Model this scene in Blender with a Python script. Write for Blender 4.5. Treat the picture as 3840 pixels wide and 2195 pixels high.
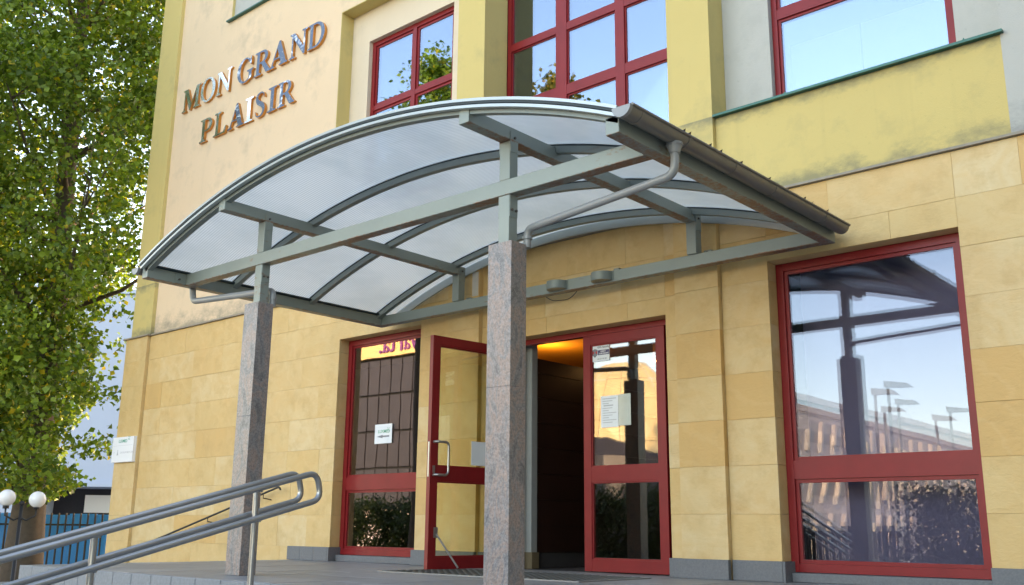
import bpy, math, random
import numpy as np
from mathutils import Vector, Matrix

# ------------------------------------------------------------------ camera, sky, sun, exposure
scene = bpy.context.scene
for o in list(bpy.data.objects):
    bpy.data.objects.remove(o, do_unlink=True)
COL = scene.collection
R = math.radians

CAM = Vector((0.0, -8.5, 0.45))
yaw, pitch, roll = R(-41.6035), R(13.4684), R(0.5717)
fw = Vector((math.sin(yaw)*math.cos(pitch), math.cos(yaw)*math.cos(pitch), math.sin(pitch)))
rt = Vector((math.cos(yaw), -math.sin(yaw), 0)); up = rt.cross(fw)
rt2 = rt*math.cos(roll) + up*math.sin(roll); up2 = up*math.cos(roll) - rt*math.sin(roll)
cd = bpy.data.cameras.new('camera'); cam = bpy.data.objects.new('camera', cd); COL.objects.link(cam)
M = Matrix((rt2, up2, -fw)).transposed().to_4x4(); M.translation = CAM
cam.matrix_world = M
cd.sensor_width = 36; cd.sensor_fit = 'HORIZONTAL'; cd.lens = 34.609; cd.clip_start = .05; cd.clip_end = 2000
scene.camera = cam

SUN_EL, SUN_AZ = R(17), R(18)          # behind the facade: azimuth measured from +Y towards +X
world = bpy.data.worlds.new('World'); scene.world = world; world.use_nodes = True
wn = world.node_tree.nodes; wl = world.node_tree.links
sky = wn.new('ShaderNodeTexSky'); sky.sky_type = 'NISHITA'; sky.sun_disc = False
sky.sun_elevation = SUN_EL; sky.sun_rotation = SUN_AZ; sky.air_density = 1.0; sky.dust_density = 0.6; sky.ozone_density = 1.0
wn['Background'].inputs['Strength'].default_value = 0.15
wl.new(sky.outputs[0], wn['Background'].inputs[0])
sd = bpy.data.lights.new('sun', 'SUN'); sd.energy = 2.6; sd.angle = R(.5); sd.color = (1, .78, .5)
sun = bpy.data.objects.new('sun', sd); COL.objects.link(sun)
sdir = Vector((math.sin(SUN_AZ)*math.cos(SUN_EL), math.cos(SUN_AZ)*math.cos(SUN_EL), math.sin(SUN_EL)))
sun.rotation_euler = (-sdir).to_track_quat('-Z', 'Y').to_euler(); sun.location = (0, 30, 40)
vs = scene.view_settings
vs.view_transform = 'Standard'; vs.look = 'None'; vs.gamma = 1; vs.use_curve_mapping = False
vs.exposure = 2.88
vs.use_white_balance = True; vs.white_balance_temperature = 8500; vs.white_balance_tint = 17

# ------------------------------------------------------------------ helpers
class MB:
    def __init__(s): s.v = []; s.f = []
    def box(s, x0, x1, y0, y1, z0, z1):
        b = len(s.v)
        s.v += [(x0,y0,z0),(x1,y0,z0),(x1,y1,z0),(x0,y1,z0),(x0,y0,z1),(x1,y0,z1),(x1,y1,z1),(x0,y1,z1)]
        s.f += [tuple(b+i for i in q) for q in ((0,3,2,1),(4,5,6,7),(0,1,5,4),(1,2,6,5),(2,3,7,6),(3,0,4,7))]
        return s
    def cbox(s, x0, x1, y0, y1, z0, z1, c=.004):
        """box with a chamfered front (-y) face"""
        b = len(s.v)
        s.v += [(x0+c,y0,z0+c),(x1-c,y0,z0+c),(x1-c,y0,z1-c),(x0+c,y0,z1-c),
                (x0,y0+c,z0),(x1,y0+c,z0),(x1,y0+c,z1),(x0,y0+c,z1),
                (x0,y1,z0),(x1,y1,z0),(x1,y1,z1),(x0,y1,z1)]
        s.f.append((b,b+1,b+2,b+3))
        for i in range(4):
            j = (i+1) % 4
            s.f.append((b+4+i,b+4+j,b+j,b+i)); s.f.append((b+8+i,b+8+j,b+4+j,b+4+i))
        s.f.append((b+11,b+10,b+9,b+8))
        return s
    def tube(s, path, r, n=12, caps=True):
        P = [Vector(p) for p in path]; rs = r if isinstance(r, (list, tuple)) else [r]*len(P)
        b = len(s.v); m = len(P); prev = None
        for i, p in enumerate(P):
            t = (P[min(i+1,m-1)]-P[max(i-1,0)]).normalized()
            if prev is None:
                a = Vector((0,0,1)) if abs(t.z) < .9 else Vector((1,0,0))
                u = t.cross(a).normalized()
            else:
                u = (prev - t*prev.dot(t)).normalized()
            prev = u; w = t.cross(u)
            for k in range(n):
                q = p + (u*math.cos(2*math.pi*k/n) + w*math.sin(2*math.pi*k/n))*rs[i]
                s.v.append(tuple(q))
        for i in range(m-1):
            for k in range(n):
                k2 = (k+1) % n
                s.f.append((b+i*n+k, b+i*n+k2, b+(i+1)*n+k2, b+(i+1)*n+k))
        if caps:
            s.f.append(tuple(b+k for k in reversed(range(n)))); s.f.append(tuple(b+(m-1)*n+k for k in range(n)))
        return s
    def prism(s, pts, axis, a, c):
        """polygon pts (2D) extruded along axis from a to c.  axis 'y': pts=(x,z); 'z': (x,y); 'x': (y,z)"""
        n = len(pts); b = len(s.v)
        def mk(p, t):
            return {'y': (p[0],t,p[1]), 'z': (p[0],p[1],t), 'x': (t,p[0],p[1])}[axis]
        s.v += [mk(p, a) for p in pts] + [mk(p, c) for p in pts]
        s.f.append(tuple(b+i for i in range(n))); s.f.append(tuple(b+n+i for i in reversed(range(n))))
        for i in range(n):
            j = (i+1) % n; s.f.append((b+j,b+i,b+n+i,b+n+j))
        return s
    def sphere(s, c, r, nu=24, nv=14, sz=1.0):
        b = len(s.v)
        s.v.append((c[0],c[1],c[2]+r*sz))
        for j in range(1, nv):
            th = math.pi*j/nv
            for i in range(nu):
                ph = 2*math.pi*i/nu
                s.v.append((c[0]+r*math.sin(th)*math.cos(ph), c[1]+r*math.sin(th)*math.sin(ph), c[2]+r*sz*math.cos(th)))
        s.v.append((c[0],c[1],c[2]-r*sz)); e = len(s.v)-1
        for i in range(nu):
            i2 = (i+1) % nu
            s.f.append((b, b+1+i, b+1+i2)); s.f.append((e, e-nu+i2, e-nu+i))
            for j in range(nv-2):
                s.f.append((b+1+j*nu+i, b+1+(j+1)*nu+i, b+1+(j+1)*nu+i2, b+1+j*nu+i2))
        return s
    def build(s, name, mat, parent=None, smooth=False, kind=None, recalc=True):
        me = bpy.data.meshes.new(name); me.from_pydata(s.v, [], s.f)
        if recalc:
            import bmesh
            bm = bmesh.new(); bm.from_mesh(me); bmesh.ops.recalc_face_normals(bm, faces=bm.faces); bm.to_mesh(me); bm.free()
        if smooth is True:
            me.polygons.foreach_set('use_smooth', [True]*len(me.polygons))
        elif smooth:
            me.polygons.foreach_set('use_smooth', [True]*len(me.polygons)); me.set_sharp_from_angle(angle=R(smooth))
        if mat: me.materials.append(mat)
        o = bpy.data.objects.new(name, me); COL.objects.link(o)
        if parent is not None: o.parent = parent
        if kind: o['kind'] = kind
        return o

def wall_holes(x0, x1, z0, z1, yf, yb, holes):
    """closed wall slab with rectangular holes (front at yf, back at yb)"""
    xs = sorted({x0, x1, *[h[0] for h in holes], *[h[1] for h in holes]}); xs = [x for x in xs if x0 <= x <= x1]
    zs = sorted({z0, z1, *[h[2] for h in holes], *[h[3] for h in holes]}); zs = [z for z in zs if z0 <= z <= z1]
    def solid(i, j):
        if i < 0 or j < 0 or i >= len(xs)-1 or j >= len(zs)-1: return False
        cx, cz = (xs[i]+xs[i+1])/2, (zs[j]+zs[j+1])/2
        return not any(h[0] < cx < h[1] and h[2] < cz < h[3] for h in holes)
    m = MB()
    def q(*p): b = len(m.v); m.v.extend(p); m.f.append((b,b+1,b+2,b+3))
    for i in range(len(xs)-1):
        for j in range(len(zs)-1):
            if not solid(i, j): continue
            a, b, c, d = xs[i], xs[i+1], zs[j], zs[j+1]
            q((a,yf,c),(b,yf,c),(b,yf,d),(a,yf,d)); q((b,yb,c),(a,yb,c),(a,yb,d),(b,yb,d))
            if not solid(i-1,j): q((a,yb,c),(a,yf,c),(a,yf,d),(a,yb,d))
            if not solid(i+1,j): q((b,yf,c),(b,yb,c),(b,yb,d),(b,yf,d))
            if not solid(i,j-1): q((a,yb,c),(b,yb,c),(b,yf,c),(a,yf,c))
            if not solid(i,j+1): q((a,yf,d),(b,yf,d),(b,yb,d),(a,yb,d))
    return m

def thing(name, label, cat, loc=(0,0,0), group=None):
    o = bpy.data.objects.new(name, None); COL.objects.link(o); o.location = loc
    o.empty_display_size = .2
    tag(o, label, cat, group); return o
def tag(o, label, cat, group=None):
    o['label'] = label; o['category'] = cat
    if group: o['group'] = group
    return o
def struct(o): o['kind'] = 'structure'; return o
def under(o, parent):
    """parent o (built in world coordinates) to a thing standing at parent.location"""
    o.parent = parent; o.matrix_parent_inverse = Matrix.Translation(parent.location).inverted(); return o
def text_mesh(body, size, mat, name, extrude=.0006, align='LEFT', spacing=1.0, offset=0.0):
    cu = bpy.data.curves.new(name, 'FONT'); cu.body = body; cu.size = size; cu.extrude = extrude
    cu.align_x = align; cu.space_character = spacing; cu.offset = offset; cu.resolution_u = 3
    t = bpy.data.objects.new('tmp', cu); COL.objects.link(t)
    dg = bpy.context.evaluated_depsgraph_get()
    me = bpy.data.meshes.new_from_object(t.evaluated_get(dg)); me.name = name
    bpy.data.objects.remove(t, do_unlink=True)
    me.materials.clear(); me.materials.append(mat)
    o = bpy.data.objects.new(name, me); COL.objects.link(o); return o
ROT_FRONT = (math.pi/2, 0, 0)       # text lying on a wall that faces -y

# ------------------------------------------------------------------ materials
def new_mat(name):
    m = bpy.data.materials.new(name); m.use_nodes = True
    nt = m.node_tree; b = nt.nodes['Principled BSDF']; return m, nt, b
def N(nt, t, **kw):
    n = nt.nodes.new(t)
    for k, v in kw.items():
        if k in n.inputs: n.inputs[k].default_value = v
        else: setattr(n, k, v)
    return n
def ramp(nt, src, stops):
    r = nt.nodes.new('ShaderNodeValToRGB'); e = r.color_ramp.elements
    while len(e) < len(stops): e.new(.5)
    for i, (p, c) in enumerate(stops):
        e[i].position = p; e[i].color = (*c, 1) if len(c) == 3 else c
    nt.links.new(src, r.inputs[0]); return r.outputs[0]
def mixc(nt, fac, a, b, mode='MIX'):
    m = nt.nodes.new('ShaderNodeMix'); m.data_type = 'RGBA'; m.blend_type = mode
    for s, v in ((0, fac), (6, a), (7, b)):
        if hasattr(v, 'is_linked'): nt.links.new(v, m.inputs[s])
        else: m.inputs[s].default_value = v if s == 0 else (*v, 1)
    return m.outputs[2]
def math_n(nt, op, a, b=0.0, clamp=False):
    m = nt.nodes.new('ShaderNodeMath'); m.operation = op; m.use_clamp = clamp
    for s, v in ((0, a), (1, b)):
        if hasattr(v, 'is_linked'): nt.links.new(v, m.inputs[s])
        else: m.inputs[s].default_value = v
    return m.outputs[0]
def geo(nt): return nt.nodes.new('ShaderNodeNewGeometry').outputs['Position']
def noise(nt, vec, scale, detail=4, rough=.55, dist=0.0, out='Fac'):
    n = nt.nodes.new('ShaderNodeTexNoise'); n.inputs['Scale'].default_value = scale; n.inputs['Detail'].default_value = detail
    n.inputs['Roughness'].default_value = rough; n.inputs['Distortion'].default_value = dist
    nt.links.new(vec, n.inputs['Vector']); return n.outputs[out]
def mapv(nt, vec, scale=(1,1,1), loc=None):
    m = nt.nodes.new('ShaderNodeMapping'); m.inputs['Scale'].default_value = scale
    nt.links.new(vec, m.inputs['Vector'])
    if loc is not None:
        if hasattr(loc, 'is_linked'): nt.links.new(loc, m.inputs['Location'])
        else: m.inputs['Location'].default_value = loc
    return m.outputs[0]
def bump(nt, b, h, strength=.3, dist=.01):
    n = nt.nodes.new('ShaderNodeBump'); n.inputs['Strength'].default_value = strength; n.inputs['Distance'].default_value = dist
    nt.links.new(h, n.inputs['Height']); nt.links.new(n.outputs[0], b.inputs['Normal'])
def sepz(nt, pos):
    s = nt.nodes.new('ShaderNodeSeparateXYZ'); nt.links.new(pos, s.inputs[0]); return s.outputs

def plain(name, col, rough=.6, metal=0.0, nscale=12, namp=.12, bmp=0.0, spec=.5):
    m, nt, b = new_mat(name); p = geo(nt)
    n = noise(nt, p, nscale, 5)
    c = mixc(nt, n, tuple(x*(1-namp) for x in col), tuple(min(1, x*(1+namp)) for x in col))
    nt.links.new(c, b.inputs['Base Color']); b.inputs['Roughness'].default_value = rough; b.inputs['Metallic'].default_value = metal
    b.inputs['Specular IOR Level'].default_value = spec
    if bmp: bump(nt, b, noise(nt, p, nscale*12, 3), bmp, .004)
    return m

def sandstone(name, A, B, Cc, D):
    m, nt, b = new_mat(name); p = geo(nt)
    oi = nt.nodes.new('ShaderNodeObjectInfo').outputs['Random']
    comb = nt.nodes.new('ShaderNodeCombineXYZ')
    nt.links.new(math_n(nt,'MULTIPLY',oi,37.0), comb.inputs[0]); nt.links.new(math_n(nt,'MULTIPLY',oi,91.0), comb.inputs[2])
    v = mapv(nt, p, (1,1,1), comb.outputs[0])
    base = ramp(nt, oi, [(0,A),(.35,B),(.6,Cc),(.82,A),(.93,D),(1,D)])
    n1 = noise(nt, mapv(nt, v, (1.3,1.3,1.9)), 1.6, 6, .6, 1.4)
    c1 = mixc(nt, ramp(nt, n1, [(.35,(0,0,0)),(.68,(1,1,1))]), base, D)
    c1 = mixc(nt, .42, c1, base)
    w = nt.nodes.new('ShaderNodeTexWave'); w.inputs['Scale'].default_value = 1.1; w.inputs['Distortion'].default_value = 9; w.inputs['Detail'].default_value = 4; w.inputs['Detail Scale'].default_value = 1.6
    w.bands_direction = 'DIAGONAL'; nt.links.new(v, w.inputs['Vector'])
    vein = ramp(nt, w.outputs['Fac'], [(.0,(0,0,0)),(.9,(0,0,0)),(1,(.1,.1,.1))])
    c2 = mixc(nt, vein, c1, tuple(x*1.18 for x in Cc))
    n3 = noise(nt, v, 4.5, 8, .65)
    c3 = mixc(nt, ramp(nt, n3, [(.3,(.5,.5,.5)),(.5,(0,0,0))]), c2, tuple(x*.8 for x in D))
    grime = noise(nt, mapv(nt, p, (.9,1,.35)), .8, 5, .6)
    c4 = mixc(nt, ramp(nt, grime, [(.5,(0,0,0)),(.8,(.5,.5,.5))]), c3, tuple(x*.7 for x in B))
    nt.links.new(c4, b.inputs['Base Color']); b.inputs['Roughness'].default_value = .62
    bump(nt, b, math_n(nt,'ADD', noise(nt, v, 22, 6, .6), noise(nt, mapv(nt,v,(2,1,5)), 3, 4, .6, 2)), .3, .014)
    return m

def plaster(name, col, stain=(.2,.2,.17), ledge=None, amount=.5, tex=.35, streak=.25):
    """rough-cast render, with blotchy weathering and lichen creeping up from the ledges listed as z heights"""
    m, nt, b = new_mat(name); p = geo(nt); s = sepz(nt, p)
    n1 = noise(nt, p, .7, 6, .6); n2 = noise(nt, p, 3.2, 6, .65)
    c = mixc(nt, n1, tuple(x*.9 for x in col), tuple(min(1,x*1.08) for x in col))
    patches = ramp(nt, math_n(nt,'MULTIPLY',n1,n2), [(.26,(0,0,0)),(.42,(amount*.6,)*3)])
    c = mixc(nt, patches, c, stain)
    st = noise(nt, mapv(nt, p, (5.0,5.0,.22)), 1.0, 5, .6)
    c = mixc(nt, ramp(nt, st, [(.58,(0,0,0)),(.78,(streak,)*3)]), c, tuple(x*.62+.02 for x in col))
    for (zl, h) in (ledge or []):
        d = math_n(nt,'DIVIDE', math_n(nt,'SUBTRACT', s[2], zl), h)          # 0 at ledge .. 1 at height h
        inside = math_n(nt,'MULTIPLY', math_n(nt,'GREATER_THAN', d, 0.0), math_n(nt,'SUBTRACT', 1.0, d, True))
        if h < 0:
            inside = math_n(nt,'MULTIPLY', math_n(nt,'GREATER_THAN', d, 0.0), math_n(nt,'SUBTRACT', 1.0, d, True))
        nn = noise(nt, mapv(nt, p, (1.3,1.3,2.2)), 2.6, 8, .7)
        k = ramp(nt, math_n(nt,'MULTIPLY', inside, nn), [(.28,(0,0,0)),(.52,(amount*1.5,)*3)])
        c = mixc(nt, k, c, stain)
    sp = ramp(nt, noise(nt, p, 26, 4, .7), [(.62,(0,0,0)),(.76,(.4,.4,.4))])
    c = mixc(nt, sp, c, tuple(x*.6 for x in col))
    nt.links.new(c, b.inputs['Base Color']); b.inputs['Roughness'].default_value = .9; b.inputs['Specular IOR Level'].default_value = .2
    bump(nt, b, noise(nt, p, 95, 4, .7), tex, .006)
    return m

def painted_steel(name, col, rust=.5):
    m, nt, b = new_mat(name); p = geo(nt)
    n1 = noise(nt, p, 2.2, 6, .6); n2 = noise(nt, p, 30, 5, .7)
    c = mixc(nt, n1, tuple(x*.85 for x in col), tuple(x*1.1 for x in col))
    s = sepz(nt, p)
    k = ramp(nt, math_n(nt,'MULTIPLY', noise(nt, p, 1.1, 4, .5), noise(nt, mapv(nt,p,(.6,.6,1.6)), 14, 6, .75)), [(.335,(0,0,0)),(.40,(rust*.8,)*3)])
    c = mixc(nt, k, c, (.23,.085,.03))
    for zl in (3.0, 3.455):                               # rust eating into the lower edges of the hollow sections
        d = math_n(nt,'SUBTRACT', 1.0, math_n(nt,'DIVIDE', math_n(nt,'ABSOLUTE', math_n(nt,'SUBTRACT', s[2], zl)), .035), True)
        e_ = math_n(nt,'MULTIPLY', d, math_n(nt,'MULTIPLY', noise(nt, p, 1.7, 3, .5), noise(nt, mapv(nt,p,(1,1,.6)), 24, 6, .7)))
        c = mixc(nt, ramp(nt, e_, [(.2,(0,0,0)),(.30,(rust,)*3)]), c, (.26,.09,.03))
    nt.links.new(c, b.inputs['Base Color']); b.inputs['Roughness'].default_value = .42; b.inputs['Metallic'].default_value = .15
    bump(nt, b, n2, .05, .003)
    return m

def granite(name):
    m, nt, b = new_mat(name); p = geo(nt)
    oi = nt.nodes.new('ShaderNodeObjectInfo').outputs['Random']
    n1 = noise(nt, mapv(nt, p, (1,1,.5)), 5.0, 6, .65, 2.2)
    n2 = noise(nt, p, 48, 4, .75); n3 = noise(nt, p, 95, 2, .8)
    c = ramp(nt, n1, [(.28,(.09,.09,.10)),(.45,(.28,.27,.275)),(.56,(.40,.29,.25)),(.64,(.25,.24,.245)),(.8,(.36,.33,.33))])
    c = mixc(nt, ramp(nt, n2, [(.35,(.0,)*3),(.62,(.8,)*3)]), mixc(nt, .55, c, (.035,.033,.035)), c)
    c = mixc(nt, ramp(nt, n3, [(.55,(0,0,0)),(.7,(.6,.6,.6))]), c, (.42,.38,.36))
    nt.links.new(c, b.inputs['Base Color']); b.inputs['Roughness'].default_value = .33
    bump(nt, b, n2, .05, .002)
    return m

def glass_sheet(name, fac, tint, trans=(.75,.8,.8), rough=0.0):
    m, nt, b = new_mat(name); nt.nodes.remove(b)
    g = N(nt, 'ShaderNodeBsdfGlossy'); g.inputs['Color'].default_value = (*tint,1); g.inputs['Roughness'].default_value = rough
    t = N(nt, 'ShaderNodeBsdfTransparent'); t.inputs['Color'].default_value = (*trans,1)
    lw = N(nt, 'ShaderNodeLayerWeight'); lw.inputs['Blend'].default_value = .35
    f = math_n(nt, 'ADD', math_n(nt,'MULTIPLY', lw.outputs['Fresnel'], .5), fac, True)
    p = geo(nt); bn = nt.nodes.new('ShaderNodeBump'); bn.inputs['Strength'].default_value = .012; bn.inputs['Distance'].default_value = .05
    nt.links.new(noise(nt, p, 1.3, 2, .4), bn.inputs['Height']); nt.links.new(bn.outputs[0], g.inputs['Normal'])
    mx = N(nt, 'ShaderNodeMixShader'); nt.links.new(f, mx.inputs[0]); nt.links.new(t.outputs[0], mx.inputs[1]); nt.links.new(g.outputs[0], mx.inputs[2])
    nt.links.new(mx.outputs[0], nt.nodes['Material Output'].inputs['Surface'])
    return m

def leaf_mat(name, c0, c1, c2):
    m, nt, b = new_mat(name)
    a = nt.nodes.new('ShaderNodeAttribute'); a.attribute_name = 'leafrnd'; a.attribute_type = 'GEOMETRY'
    c = ramp(nt, a.outputs['Fac'], [(0,c0),(.6,c1),(.93,tuple(x*1.2 for x in c1)),(.965,c2),(1,c2)])
    nt.links.new(c, b.inputs['Base Color']); b.inputs['Roughness'].default_value = .45; b.inputs['Specular IOR Level'].default_value = .4
    tr = N(nt, 'ShaderNodeBsdfTranslucent'); nt.links.new(mixc(nt, 1.0, c, (1.5,1.6,.7), 'MULTIPLY'), tr.inputs['Color'])
    mx = N(nt, 'ShaderNodeMixShader'); mx.inputs[0].default_value = .36
    nt.links.new(b.outputs[0], mx.inputs[1]); nt.links.new(tr.outputs[0], mx.inputs[2])
    nt.links.new(mx.outputs[0], nt.nodes['Material Output'].inputs['Surface'])
    return m

def emit(name, col, s):
    m, nt, b = new_mat(name); b.inputs['Base Color'].default_value = (*col,1); b.inputs['Emission Color'].default_value = (*col,1); b.inputs['Emission Strength'].default_value = s
    return m

MS = sandstone('sandstone', (.65,.455,.215), (.64,.43,.185), (.67,.505,.28), (.62,.375,.14))
M_backing = plain('mortar', (.46,.34,.18), .9)
M_peach = plaster('peach_render', (.75,.56,.38), (.22,.20,.16), [(3.7,.75)], .45, .22, .22)
M_yellow = plaster('yellow_render', (.60,.465,.19), (.19,.19,.13), [(3.7,.42),(4.64,-.3)], .5, .4, .22)
M_pale = plaster('pale_render', (.46,.455,.42), (.2,.2,.19), [(3.7,.7)], .4, .4, .2)
M_bay = plaster('bay_render', (.68,.56,.42), (.25,.22,.18), None, .2, .25, .12)
M_red = plain('red_window_paint', (.235,.014,.016), .38, 0, 4, .25, .03, .3)
M_steel = painted_steel('grey_painted_steel', (.245,.285,.262), .75)
M_steel_plain = painted_steel('clean_grey_steel', (.215,.25,.235), .2)
M_alu = plain('aluminium_strip', (.42,.46,.46), .35, .5, 3, .1)
M_rubber = plain('dark_gasket', (.02,.035,.04), .6)
M_gutter = plain('grey_gutter_metal', (.17,.165,.155), .38, .25, 2.0, .25)
M_pipe = plain('grey_downpipe', (.26,.27,.275), .4, .15, 2.0, .15)
M_granite = granite('polished_granite')
M_plinth = plain('plinth_granite', (.135,.14,.15), .6, 0, 60, .35, .1)
M_floor = plain('platform_paving', (.25,.25,.255), .55, 0, 5, .28, .06)
M_block = plain('granite_kerb_block', (.24,.245,.255), .7, 0, 30, .3, .1)
M_stain = plain('stainless_rail', (.37,.37,.37), .32, .85, 6, .12)
M_green = plain('green_sill_metal', (.015,.12,.09), .4, .1, 5, .2)
M_ledge = plain('ledge_metal', (.28,.24,.19), .7, 0, 8, .4)
M_white = plain('white_board', (.78,.79,.82), .35, 0, 3, .03)
M_paper = plain('paper', (.72,.76,.80), .6, 0, 3, .05)
M_txt_green = plain('green_print', (.02,.33,.2), .5)
M_txt_grey = plain('grey_print', (.17,.19,.22), .5)
M_txt_light = plain('light_grey_print', (.45,.46,.5), .5)
M_txt_navy = plain('navy_print', (.06,.05,.14), .5)
M_txt_red = plain('red_print', (.5,.03,.04), .5)
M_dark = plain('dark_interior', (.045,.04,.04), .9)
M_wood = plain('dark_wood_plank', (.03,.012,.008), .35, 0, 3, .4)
M_orange = plain('orange_ceiling_paint', (.72,.36,.06), .7)
M_brass = plain('brass', (.5,.3,.1), .3, .9)
M_bolt = plain('bolt_steel', (.12,.10,.09), .45, .6)
M_black = plain('black_iron', (.012,.012,.014), .5)
M_asphalt = plain('asphalt', (.055,.055,.058), .9, 0, 2, .3, .2)
M_bark = plain('bark', (.10,.075,.055), .9, 0, 9, .5, .5)
M_globe = plain('opal_globe', (.82,.80,.80), .12, 0, 2, .02)
M_blue = plain('blue_hoarding', (.012,.32,.86), .45, 0, 3, .15)

# translucent twin-wall sheet with fine flutes along the arch
def poly_mat():
    m, nt, b = new_mat('polycarbonate_sheet'); nt.nodes.remove(b); p = geo(nt); s = sepz(nt, p)
    w = math_n(nt,'SINE', math_n(nt,'MULTIPLY', s[1], 2*math.pi/.03))
    w = math_n(nt,'ADD', math_n(nt,'MULTIPLY', w, .5), .5)
    dirt_refl = noise(nt, mapv(nt, p, (.9,.5,.9)), 1.3, 6, .6)  # dirt, deepened to paint in cloudy facade reflections on the sheet
    c = mixc(nt, w, (.56,.565,.55), (.80,.80,.77))
    c = mixc(nt, ramp(nt, dirt_refl, [(.42,(0,0,0)),(.7,(.8,.8,.8))]), c, (.5,.53,.52))
    c = mixc(nt, ramp(nt, noise(nt, mapv(nt,p,(.5,6,.5)), 1.4, 5, .7), [(.62,(0,0,0)),(.8,(.35,.35,.35))]), c, (.36,.38,.34))
    tr = N(nt,'ShaderNodeBsdfTranslucent'); nt.links.new(c, tr.inputs['Color'])
    di = N(nt,'ShaderNodeBsdfDiffuse'); nt.links.new(c, di.inputs['Color'])
    gl = N(nt,'ShaderNodeBsdfGlossy'); gl.inputs['Roughness'].default_value = .18; gl.inputs['Color'].default_value = (.9,.92,.95,1)
    tp = N(nt,'ShaderNodeBsdfTransparent'); tp.inputs['Color'].default_value = (.85,.9,.92,1)
    def mx(f,a,bb):
        n = N(nt,'ShaderNodeMixShader')
        if hasattr(f,'is_linked'): nt.links.new(f, n.inputs[0])
        else: n.inputs[0].default_value = f
        nt.links.new(a.outputs[0], n.inputs[1]); nt.links.new(bb.outputs[0], n.inputs[2]); return n
    body = mx(.25, tr, di); body = mx(.05, body, tp)
    lw = N(nt,'ShaderNodeLayerWeight'); lw.inputs['Blend'].default_value = .25
    fin = mx(math_n(nt,'MULTIPLY', lw.outputs['Fresnel'], .35), body, gl)
    nt.links.new(fin.outputs[0], nt.nodes['Material Output'].inputs['Surface'])
    return m
M_poly = poly_mat()

G_out = glass_sheet('glass_outer', .045, (.76,.80,1), (.9,.92,.92))
G_in = glass_sheet('glass_inner', .07, (.72,.82,1), (.75,.75,.8))
G_up_out = glass_sheet('glass_upper_outer', .26, (.64,.80,1), (.9,.92,.92))
G_up_in = glass_sheet('glass_upper_inner', .24, (.64,.80,1), (.5,.55,.55))
G_left = glass_sheet('glass_left_outer', .20, (1,.95,.97), (.9,.92,.92))
G_door = glass_sheet('glass_door', .12, (1,.98,.95), (.8,.82,.8))
G_clear = glass_sheet('glass_clear', .015, (1,1,1), (.9,.9,.78))

# ------------------------------------------------------------------ ground, platform, stairs
g = MB(); g.box(-400, 400, -400, 400, -1.6, -1.1)
struct(g.build('ground', M_asphalt))
g = MB(); g.box(-60, 30, -24, 30, -1.098, -1.085)
struct(g.build('forecourt_pavement', plain('concrete_pavers', (.30,.29,.27), .85, 0, 3, .2, .15)))
M_tiles = [plain('paving_granite_%s' % n_, (.25*f_,.25*f_,.255*f_), .5, 0, 7, .3, .06) for n_, f_ in (('a',1),('b',.88),('c',1.1),('d',.95))]
def terrace_blocks():
    t = thing('entrance_platform', 'grey granite entrance platform in front of the doors', 'platform', (-5, -1.8, -1.1))
    m = MB(); m.box(-11.64, 2.5, -3.56, .3, -1.1, -.012); under(m.build('paving_bed', M_backing), t)
    rt_ = random.Random(3); tm = []
    for v_ in range(4):
        q = MB(); q.box(0, .584, 0, .584, -.0115, -.0015*(v_ % 2)); o_ = q.build('paving_slab', M_tiles[v_]); tm.append(o_.data); bpy.data.objects.remove(o_)
    for i in range(24):
        for j in range(7):
            y0 = -3.558+j*.588
            if y0 > .2: continue
            o_ = bpy.data.objects.new('paving_slab', rt_.choice(tm)); COL.objects.link(o_); o_.location = (-11.638+i*.588, y0, 0); o_.scale = (1, min(1, (.298-y0)/.584), 1)
            bpy.context.view_layer.update() if False else None; under(o_, t)
    x = -11.66; k = 0; rnd = random.Random(4)
    while x < -6.5:
        w = rnd.choice((.29,.33,.36,.4)); x1 = min(x+w, -6.5)
        b = MB(); b.cbox(x+.004, x1-.004, -3.60, -3.561, -.185+rnd.uniform(-.004,.004), -.003+rnd.uniform(-.003,.0), .006)
        under(b.build('kerb_block', M_block), t); x = x1
    y = -3.59
    while y < -.1:
        b = MB(); b.box(-11.68, -11.641, y+.004, min(y+.36,-.02)-.004, -.4, -.003); under(b.build('kerb_block', M_block), t); y += .36
    for i in range(6):                                   # the stairs going down towards the street
        z1 = -.17*(i+1) + .0; y1 = -3.602 - .56*i
        b = MB(); b.box(-6.495, 2.5, y1-.56, y1-.004 if i else y1, -1.09, z1); under(b.build('step', M_floor), t)
    b = MB(); b.box(-6.49, 2.5, -3.6, -3.561, -.17, -.003); under(b.build('edge_slab', M_block), t)
    return t
terrace_blocks()
b = MB(); b.box(-11.9, -6.51, -7.2, -3.605, -1.1, -.19)
tag(b.build('planter_bed', plain('garden_paving', (.22,.22,.21), .9, 0, 6, .3, .2)), 'low raised paved bed beside the stair railing', 'planter')

# ------------------------------------------------------------------ the entrance building
BLD = thing('entrance_building', 'yellow and peach rendered building with sandstone ground floor and red window frames', 'building', (-5, 6, -1.1))
def P(o): return under(o, BLD)
ZC = [-1.05, -.26, .18, .60, 1.05, 1.49, 1.93, 2.385, 2.82, 3.26, 3.685]
LW = (-10.82, -9.17, .085, 3.0); DR = (-7.72, -5.46, 0, 2.63); RW = (-4.285, -2.5, .085, 3.0)
e = .035
holes = [(LW[0]-e, LW[1]+e, -.01, LW[3]+e), (DR[0]-e, DR[1]+e, -.01, DR[3]+e), (RW[0]-e, RW[1]+e, -.01, RW[3]+e)]
P(wall_holes(-16.84, 3.0, -1.09, 3.68, .088, .36, holes).build('ground_floor_wall', M_backing))
rs = random.Random(11)
def slab(x0, x1, z0, z1, yf, yb=.087, j=.0008):
    m = MB(); m.cbox(x0+j, x1-j, yf+rs.uniform(-.0022,.0022), yb, z0+j, z1-j, .0014); return P(m.build('stone_slab', MS))
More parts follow.
